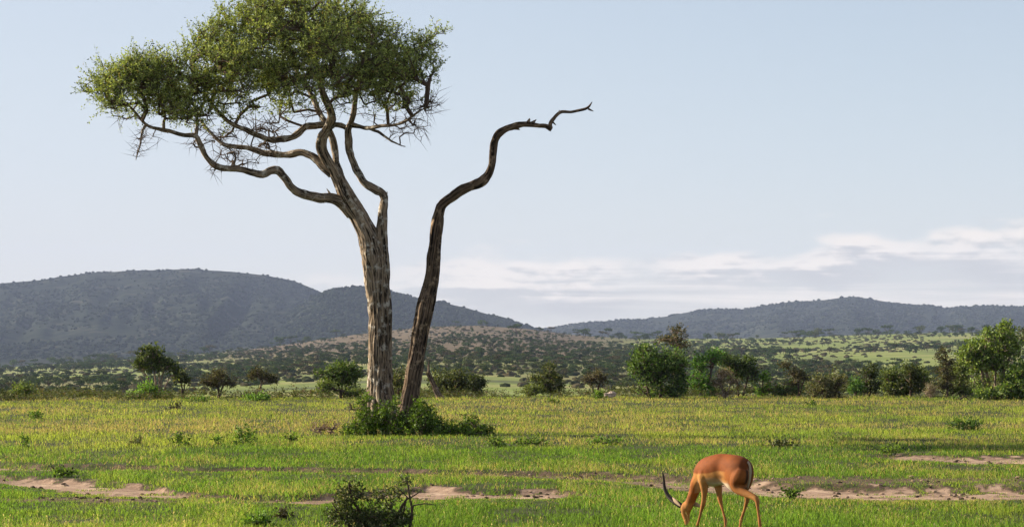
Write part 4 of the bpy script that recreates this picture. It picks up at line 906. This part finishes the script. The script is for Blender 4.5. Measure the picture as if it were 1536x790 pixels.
# ------------------------------------------------------------------ grass on the plain
def green_zone(x, D):
    px = 768 + F * x / D; row = HZ + EYE * F / D
    g = .10 + .85 * sstep(662, 684, row + 16 * (fbm(px * .008, px * 0, octs=3, seed=71) - .5))
    g = np.maximum(g, .95 * np.exp(-((px - 640) / 190) ** 2) * sstep(640, 662, row))
    pn = fbm(x * .35, D * .10, octs=4, seed=72)
    p2 = fbm(x * 2.2, D * .7, octs=3, seed=74)
    return np.clip(g + (pn - .5) * 1.7 + (p2 - .5) * .9, 0, 1)
def blades(nb, h0, h1, wd, stalk=False, seed=1):
    r_ = np.random.default_rng(seed)
    row = 590 + (1 - r_.random(nb) ** 1.0) * 235; row = np.where(row < 596, row + r_.uniform(0, 6, nb), row)
    D = EYE * F / (row - HZ); px = r_.uniform(-420, 1960, nb); x = (px - 768) / F * D
    bm = bare_mask(x, D)
    bm = bm * sstep(.36, .50, fbm(x * 2.4, D * 1.3, octs=3, seed=78) + .03)
    k = r_.random(nb) > bm * 1.08
    patch = fbm(x * 1.1, D * .45, octs=3, seed=73)
    if stalk: k &= (patch + r_.uniform(-.15, .15, nb) > .48) & (r_.random(nb) > .80 * green_zone(x, D))
    else: k &= patch + r_.uniform(-.25, .25, nb) > .36
    row, D, px, x, bm, patch = [q[k] for q in (row, D, px, x, bm, patch)]; m = len(x)
    g = green_zone(x, D)
    z = ground_z(x, D)
    h = r_.uniform(h0, h1, m) * (1 - .75 * np.clip(bm, 0, 1)) * (.65 + .8 * patch) * (1 + .25 * (1 - g))
    nearb = np.maximum.reduce([bare_mask(x, D + q) for q in (.5, 1.2, 2.2)])
    h = h * (1 - .62 * nearb)
    a = r_.uniform(0, 2 * np.pi, m); lean = r_.normal(0, .75, m)
    dx, dy = np.cos(a) * lean * h, np.sin(a) * lean * h
    fa = r_.uniform(-1.0, 1.0, m); wx_, wy_ = np.cos(fa), np.sin(fa)
    w_ = wd * r_.uniform(.6, 1.3, m) * (D / 50) ** .55
    p0 = np.stack([x, D, z - .01], -1); wv = np.stack([wx_, wy_, 0 * wx_], -1) * w_[:, None]
    mid = p0 + np.stack([dx * .35, dy * .35, h * .58], -1); tip = p0 + np.stack([dx, dy, h * (1 - .25 * np.abs(lean))], -1)
    big = fbm(x * .12, D * .035, octs=3, seed=75); t = np.clip(g + r_.normal(0, .16, m), 0, 1)[:, None]
    yel = A3(.335, .40, .082); grn = A3(.142, .262, .042)
    c = yel * (1 - t) + grn * t
    c = c * r_.uniform(.45, 1.35, (m, 1)) * (.50 + .50 * big[:, None] + .50 * patch[:, None])
    band = fbm(x * .10 + 31, D * .22, octs=3, seed=79)
    dry = r_.random(m) < (.10 + .42 * (1 - g)) * sstep(.30, .68, band) * 1.25
    c = np.where(dry[:, None], A3(.46, .36, .19) * r_.uniform(.6, 1.2, (m, 1)), c)
    dark = (r_.random(m) < .17)[:, None]; c = np.where(dark, A3(.035, .06, .016), c)
    if stalk:
        c = A3(.50, .42, .24) * r_.uniform(.65, 1.25, (m, 1)); c = np.where((r_.random(m) < .35)[:, None], A3(.40, .30, .18), c)
        hd = tip + (tip - mid) * .28; hw = wv * 1.9; md = (tip + hd) * .5
        v = np.stack([p0 - wv * .35, p0 + wv * .35, tip + wv * .3, tip - wv * .3, tip, md + hw, hd + (tip - mid) * .15, md - hw], 1)
        f = np.arange(m)[:, None] * 8
        return v.reshape(-1, 3), [np.concatenate([f + np.array([[0, 1, 2, 3]]), f + np.array([[4, 5, 6, 7]])])], np.repeat(c, 8, 0)
    v = np.stack([p0 - wv, p0 + wv, mid + wv * .8, mid - wv * .8, tip], 1)
    f = np.arange(m)[:, None] * 5
    return v.reshape(-1, 3), [f + np.array([[0, 1, 2, 3]]), f + np.array([[3, 2, 4]])], np.repeat(c, 5, 0)
v, fs, c = blades(NB, .025, .095, .0042, seed=801)
tag(mesh_np('grass', v, fs, GRASS, col=c), 'green and yellow grass covering the plain', 'grass', kind='stuff')
v, fs, c = blades(NS, .06, .17, .0030, stalk=True, seed=802)
tag(mesh_np('seed_grass', v, fs, GRASS, col=c), 'taller tan seed heads standing above the green grass', 'grass', kind='stuff')
# dark clods and droppings on the bare strips
m = 2600
row = rng.uniform(676, 770, m); D = EYE * F / (row - HZ); px = rng.uniform(-200, 1750, m); x = (px - 768) / F * D
k = (bare_mask(x, D) > .4) & (fbm(x * 1.5, D * .8, octs=3, seed=83) > .48); x, D = x[k], D[k]; m = len(x); s_ = rng.uniform(.008, .035, m)
V, fs, C = scatter(blobs, np.stack([x, D, ground_z(x, D) + s_ * .3], -1), np.stack([s_ * 1.5, s_ * 1.2, s_], -1), rng.uniform(0, 6, m), np.where(rng.random((m, 1)) < .6, A3(.07,.05,.035), A3(.30,.21,.15)))
tag(mesh_np('clods', V, fs, tint_mat('clod', .95), col=C), 'dark clods and pebbles scattered on the bare sandy strips', 'clods', kind='stuff')

# ------------------------------------------------------------------ the grazing antelope
RX = np.random.default_rng(5)
DI = 33.25; IS = F / DI
def mid(px, row, lat=0.0, dy=0.0):
    """point on the animal's middle line (it stands 48 degrees away from the camera), shifted sideways by lat metres to its left"""
    a = R(48)
    D = DI + 1.11 * (1124 - px) / IS
    q = P(px, row, D)
    return q + np.array([-math.sin(a) * lat, -math.cos(a) * lat + dy, 0])
AF = np.array([-math.cos(R(48)), math.sin(R(48)), 0]); AL = np.array([-math.sin(R(48)), -math.cos(R(48)), 0])
root0 = mid(1090, 795); root0[2] = float(ground_z(root0[0], root0[1]))
imp = thing('impala', 'reddish brown male antelope grazing with its head down to the grass', 'antelope', tuple(root0))
# torso as a loft of ellipses
secs = [(1123.5,702,716,.06),(1121.5,693,729,.105),(1117.5,687,738,.14),(1110,683,741,.155),(1100,681,737,.145),(1090,680,728,.132),(1081,679.5,727.5,.155),(1072,681,728.5,.165),(1063,683.5,729.5,.15),(1055,687.5,729,.125),(1049,694,727,.095),(1045,702,721,.06)]
def loft(secs, ns=32):
    secs = catmull(np.array(secs, float), 2.0)
    v = []
    for px, a, b, lat in secs:
        c = mid(px, (a + b) / 2); rz = (b - a) / 2 / IS
        for t in np.linspace(0, 2 * np.pi, ns, endpoint=False):
            wd = lat * math.cos(t) * (1 + .10 * math.sin(t))
            v.append(c + AL * wd + np.array([0, 0, rz * math.sin(t)]))
    k = len(secs); v += [mid(secs[0][0] + 1, (secs[0][1] + secs[0][2]) / 2), mid(secs[-1][0] - 1, (secs[-1][1] + secs[-1][2]) / 2)]
    f = [(r_ * ns + t, r_ * ns + (t + 1) % ns, (r_ + 1) * ns + (t + 1) % ns, (r_ + 1) * ns + t) for r_ in range(k - 1) for t in range(ns)]
    f3 = [((t + 1) % ns, t, k * ns) for t in range(ns)] + [((k - 1) * ns + t, (k - 1) * ns + (t + 1) % ns, k * ns + 1) for t in range(ns)]
    return np.array(v), np.array(f), np.array(f3)
def ip(tab, sides=12):   # (px,row,radius px,lateral m,depth m)
    pts = [np.r_[mid(q[0] + (.743 * q[3] * IS if len(q) > 3 else 0), q[1], q[3] if len(q) > 3 else 0, q[4] if len(q) > 4 else 0), q[2] * 1.07 / IS] for q in tab]
    pts = np.array(pts)
    v, f, f3, uv = tube(catmull(pts, .02), sides)
    # close the start as well
    c0 = pts[0, :3]; v = np.vstack([v, c0]); a = np.arange(sides)
    return v, f, np.vstack([f3, np.stack([(a + 1) % sides, a, np.full(sides, len(v) - 1)], -1)])
pieces = [loft(secs)]
pieces.append(ip([(1060,706,15),(1053,714,12.5),(1046.5,724,10.5),(1042,735,8.2),(1037.8,746,7.2),(1034,755,7.0),(1031,761,7.2)]))           # neck
pieces.append(ip([(1032,755,6.5),(1029,761,8),(1028.5,768,7.2),(1029.3,775,5.4),(1030.4,781,4.3),(1031,786,3.8),(1031.4,789,2.6)]))               # head
pieces.append(ip([(1062,704,13,.06),(1056,716,10,.08),(1055.5,727,6.6,.085),(1056,737,4.9,.085),(1055.2,748,3.7,.085),(1053.6,757,3.6,.085),(1051.5,764,2.6,.085),(1049,774,2.1,.085),(1046.8,782,2.2,.085),(1045.6,786,2.7,.085),(1044.2,790,2.5,.085),(1043,793,2.9,.085)]))
pieces.append(ip([(1068,706,12,-.06),(1074,718,9,-.08),(1078,730,6,-.085),(1079.5,740,4.4,-.085),(1080.8,750,3.6,-.085),(1082.6,757,2.7,-.085),(1085.5,768,2.1,-.085),(1088,777,2.3,-.085),(1088.8,781,2.7,-.085),(1089,786,2.4,-.085),(1088.8,791,2.9,-.085)]))
pieces.append(ip([(1115,702,10,.045),(1111,713,13.5,.06),(1106.5,723,12,.075),(1107.5,732,8.2,.085),(1116,738,6.2,.085),(1126,742.5,4.9,.085),(1133.5,747,4.3,.085),(1135.5,752,3.4,.085),(1136.4,763,2.4,.085),(1137.8,774,2.3,.085),(1138.8,781,2.9,.085),(1139.5,787,2.5,.085),(1139.6,794,2.5,.085),(1139.5,799,3.0,.085)]))
pieces.append(ip([(1112,700,12,-.06),(1112,714,13,-.07),(1111,725,10,-.08),(1114,733,7,-.085),(1119,740,5,-.085),(1121.5,747,3.9,-.085),(1120.5,753,3.2,-.085),(1117.5,764,2.4,-.085),(1114.5,773,2.3,-.085),(1112.5,779,2.8,-.085),(1111.5,785,2.4,-.085),(1110.8,790,2.4,-.085),(1110,794,2.9,-.085)]))
V, F4, F3, off = [], [], [], 0
for v, f, f3 in pieces:
    V.append(v); F4.append(f + off); F3.append(f3 + off); off += len(v)
V = np.concatenate(V) - root0
FUR = tint_mat('antelope_fur', .75, 0)
tmp = mesh_np('body', V, [np.concatenate(F4), np.concatenate(F3)], FUR, None)
rm = tmp.modifiers.new('r', 'REMESH'); rm.mode = 'VOXEL'; rm.voxel_size = .0085; rm.use_smooth_shade = True
sm = tmp.modifiers.new('s', 'SMOOTH'); sm.factor = .5; sm.iterations = 16
bpy.context.view_layer.update()
me = bpy.data.meshes.new_from_object(tmp.evaluated_get(bpy.context.evaluated_depsgraph_get()))
n_ = len(me.vertices); co = np.zeros(n_ * 3, np.float32); me.vertices.foreach_get('co', co); co = co.reshape(-1, 3)
pl_n = len(me.polygons); ls = np.zeros(pl_n, np.int32); me.polygons.foreach_get('loop_start', ls); li = np.zeros(len(me.loops), np.int32); me.loops.foreach_get('vertex_index', li)
lt = np.diff(np.r_[ls, len(li)]); fq = [np.array([li[a:a + k] for a, k in zip(ls, lt) if k == kk]) for kk in (3, 4)]
nor = np.zeros(n_ * 3, np.float32); me.vertices.foreach_get('normal', nor); nor = nor.reshape(-1, 3)
bpy.data.objects.remove(tmp)
fwd = (co + root0 - mid(1126, 700)) @ AF; lat = (co + root0 - mid(1126, 700)) @ AL; z = co[:, 2]      # metres from the rump, to the left, above ground
rufous, tan, pale, white, dark = A3(.215,.060,.014), A3(.42,.19,.055), A3(.60,.34,.15), A3(.72,.62,.48), A3(.06,.028,.015)
nn = fbm(co[:, 0] * 14, co[:, 1] * 14, z * 14, octs=3, seed=8)[:, None]
def bl(a, b, t): return a * (1 - t[:, None]) + b * t[:, None]
c = np.tile(tan, (n_, 1))
torso = (z > .48)
line = .725 - .045 * sstep(.35, .7, fwd)
body_t = sstep(-.012, .012, z - line + .02 * (fbm(fwd * 9, lat * 9, octs=3, seed=4) - .5)) * torso
c = bl(c, rufous, body_t)
neck = sstep(.84, .92, fwd) * (z > .1)
c = bl(c, A3(.29,.085,.018), neck * sstep(.25, .4, z) * .85)
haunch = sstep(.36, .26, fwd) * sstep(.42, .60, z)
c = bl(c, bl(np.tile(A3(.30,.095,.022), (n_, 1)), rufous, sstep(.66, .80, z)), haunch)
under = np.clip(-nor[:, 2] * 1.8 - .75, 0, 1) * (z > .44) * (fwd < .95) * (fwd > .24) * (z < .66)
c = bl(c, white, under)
c = bl(c, A3(.62,.34,.14), sstep(.03, .0, np.abs(z - .60)) * (fwd > .25) * (fwd < .75) * .35)
c = bl(c, A3(.12,.035,.01), sstep(.95, 1.0, fwd) * sstep(.36, .40, z) * (z < .5) * .5)
c = bl(c, white, sstep(.60, .56, z) * sstep(.22, .30, fwd) * sstep(.56, .44, fwd) * (z > .50) * .85)
inner = np.clip(-nor @ (AL * 1.0), 0, 1) * (lat > .02) * (z < .55) + np.clip(nor @ AL, 0, 1) * (lat < -.02) * (z < .55) * 0
c = bl(c, pale, np.clip(inner, 0, 1) * .8)
leg = (z < .40) * (fwd < .82)
c = bl(c, A3(.38,.15,.045), leg * .7)
c = bl(c, dark, (z < .055) * 1.0)
rear = sstep(.05, .0, fwd + (z - .7) * .12) * (z > .42)
c = bl(c, A3(.42,.30,.19), rear * sstep(.04, .025, np.abs(lat)))
c = bl(c, dark, rear * sstep(.04, .05, np.abs(lat)) * sstep(.085, .07, np.abs(lat)))
c = bl(c, dark * 1.5, np.exp(-((fwd - .40) / .05) ** 2 - ((z - .655) / .025) ** 2) * (lat > 0) * .6)
c = c * (.90 - .22 * sstep(.30, .08, fwd) * (z > .45))[:, None]  # shade on the rump painted into the coat: colour darkens towards the rear
c = c * (.62 + .76 * nn) * (.88 + .24 * fbm(fwd * 60, lat * 60, z * 160, octs=2, seed=6)[:, None])
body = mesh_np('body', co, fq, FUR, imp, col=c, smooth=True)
# horns, ears, eyes, tail
HORN = bpy.data.materials.new('horn'); HORN.use_nodes = True; pb = HORN.node_tree.nodes['Principled BSDF']; pb.inputs['Base Color'].default_value = (.035, .026, .02, 1); pb.inputs['Roughness'].default_value = .6; pb.inputs['Specular IOR Level'].default_value = .15
for (sx_, lt_, dd) in ((0, .022, 0.0), (-3.7, -.022, .08)):
    pts = [(1022,758.5,3.0),(1018.5,756,2.9),(1013,752.5,2.7),(1007.5,748,2.5),(1003,742.5,2.3),(999.8,736,2.1),(998,728.5,1.9),(997.4,721,1.6),(996.6,714,1.1),(995,708,.4)]
    q = np.array([np.r_[mid(a + sx_ * .8 * min(1, i / 4) , b - (1.5 if sx_ else 0) * min(1, i / 3), lt_, dd * i / 9), r_ / IS] for i, (a, b, r_) in enumerate(pts)])
    q = catmull(q, .006); ss = np.arange(len(q)); amp = np.linspace(1, 0, len(q)) ** .5
    q[:, 3] *= 1 + .14 * amp * np.sin(ss * 1.9)
    v, f, f3, uv = tube(q, 10); mesh_np('horn', v - root0, [f, f3], HORN, imp, smooth=True)
EAR = tint_mat('ear', .6)
for (pts, lt_) in (([(1025,758,1.0),(1021,754,2.5),(1016.5,749.5,2.9),(1013,745,.5)], .05), ([(1031,757,1.0),(1036,755.5,3.4),(1042,757,3.4),(1048,760,.5)], -.05)):
    q = catmull(np.array([np.r_[mid(a, b, lt_), r_ / IS] for a, b, r_ in pts]), .012)
    v, f, f3, uv = tube(q, 10)
    ctr = q[:, :3].mean(0); ax = unit(q[-1, :3] - q[0, :3]); nv = unit(np.cross(ax, np.array([0, 0, 1.])))
    v = v - np.outer((v - ctr) @ nv, nv) * .6
    cc_ = np.where((((v - ctr) @ AL) > .0)[:, None], A3(.42,.30,.2), A3(.20,.09,.04)) * np.ones((len(v), 1))
    mesh_np('ear', v - root0, [f, f3], EAR, imp, col=cc_, smooth=True)
for lt_ in (.046, -.046):
    ev, e3, e4 = blob_proto(1, 1.0, 8, 6); ev = unit(ev) * .014
    mesh_np('eye', ev + mid(1025.5, 766.5, lt_) - root0, [e3, e4], HORN, imp, smooth=True)
q = catmull(np.array([np.r_[mid(a, b) - AF * .0, r_ / IS] for a, b, r_ in [(1120,692,1.6),(1123,698,1.8),(1123.6,707,2.0),(1122.6,717,1.9),(1121,726,1.6),(1120,732,.6)]]), .02)
v, f, f3, uv = tube(q, 10, .1)
mesh_np('tail', v - root0 - AF * .02, [f, f3], tint_mat('tail_hair', .7), imp, col=np.where(((v - q[0, :3]) @ AL > -.01)[:, None], A3(.36,.28,.19), A3(.05,.03,.02)) * np.ones((len(v), 1)), smooth=True)

# ------------------------------------------------------------------ haze: the air between here and the hills
zb = float(ZZ.min()) - 30; ztop = 420.
hx, hy0, hy1 = 17500, -400, 12500
bv = np.array([(-hx,hy0,zb),(hx,hy0,zb),(hx,hy1,zb),(-hx,hy1,zb),(-hx,hy0,ztop),(hx,hy0,ztop),(hx,hy1,ztop),(-hx,hy1,ztop)], float)
hzm = bpy.data.materials.new('haze'); hzm.use_nodes = True; hn = hzm.node_tree.nodes; hn.clear()
pv = hn.new('ShaderNodeVolumePrincipled'); pv.inputs['Color'].default_value = (.54, .67, 1.0, 1); pv.inputs['Density'].default_value = HAZE; pv.inputs['Anisotropy'].default_value = .0
ho = hn.new('ShaderNodeOutputMaterial'); hzm.node_tree.links.new(pv.outputs[0], ho.inputs['Volume'])
hb = mesh_np('haze', bv, [np.array([(0,3,2,1),(4,5,6,7),(0,1,5,4),(1,2,6,5),(2,3,7,6),(3,0,4,7)])], hzm)
tag(hb, 'thin pale blue haze filling the air in front of the hills', 'haze', kind='stuff')
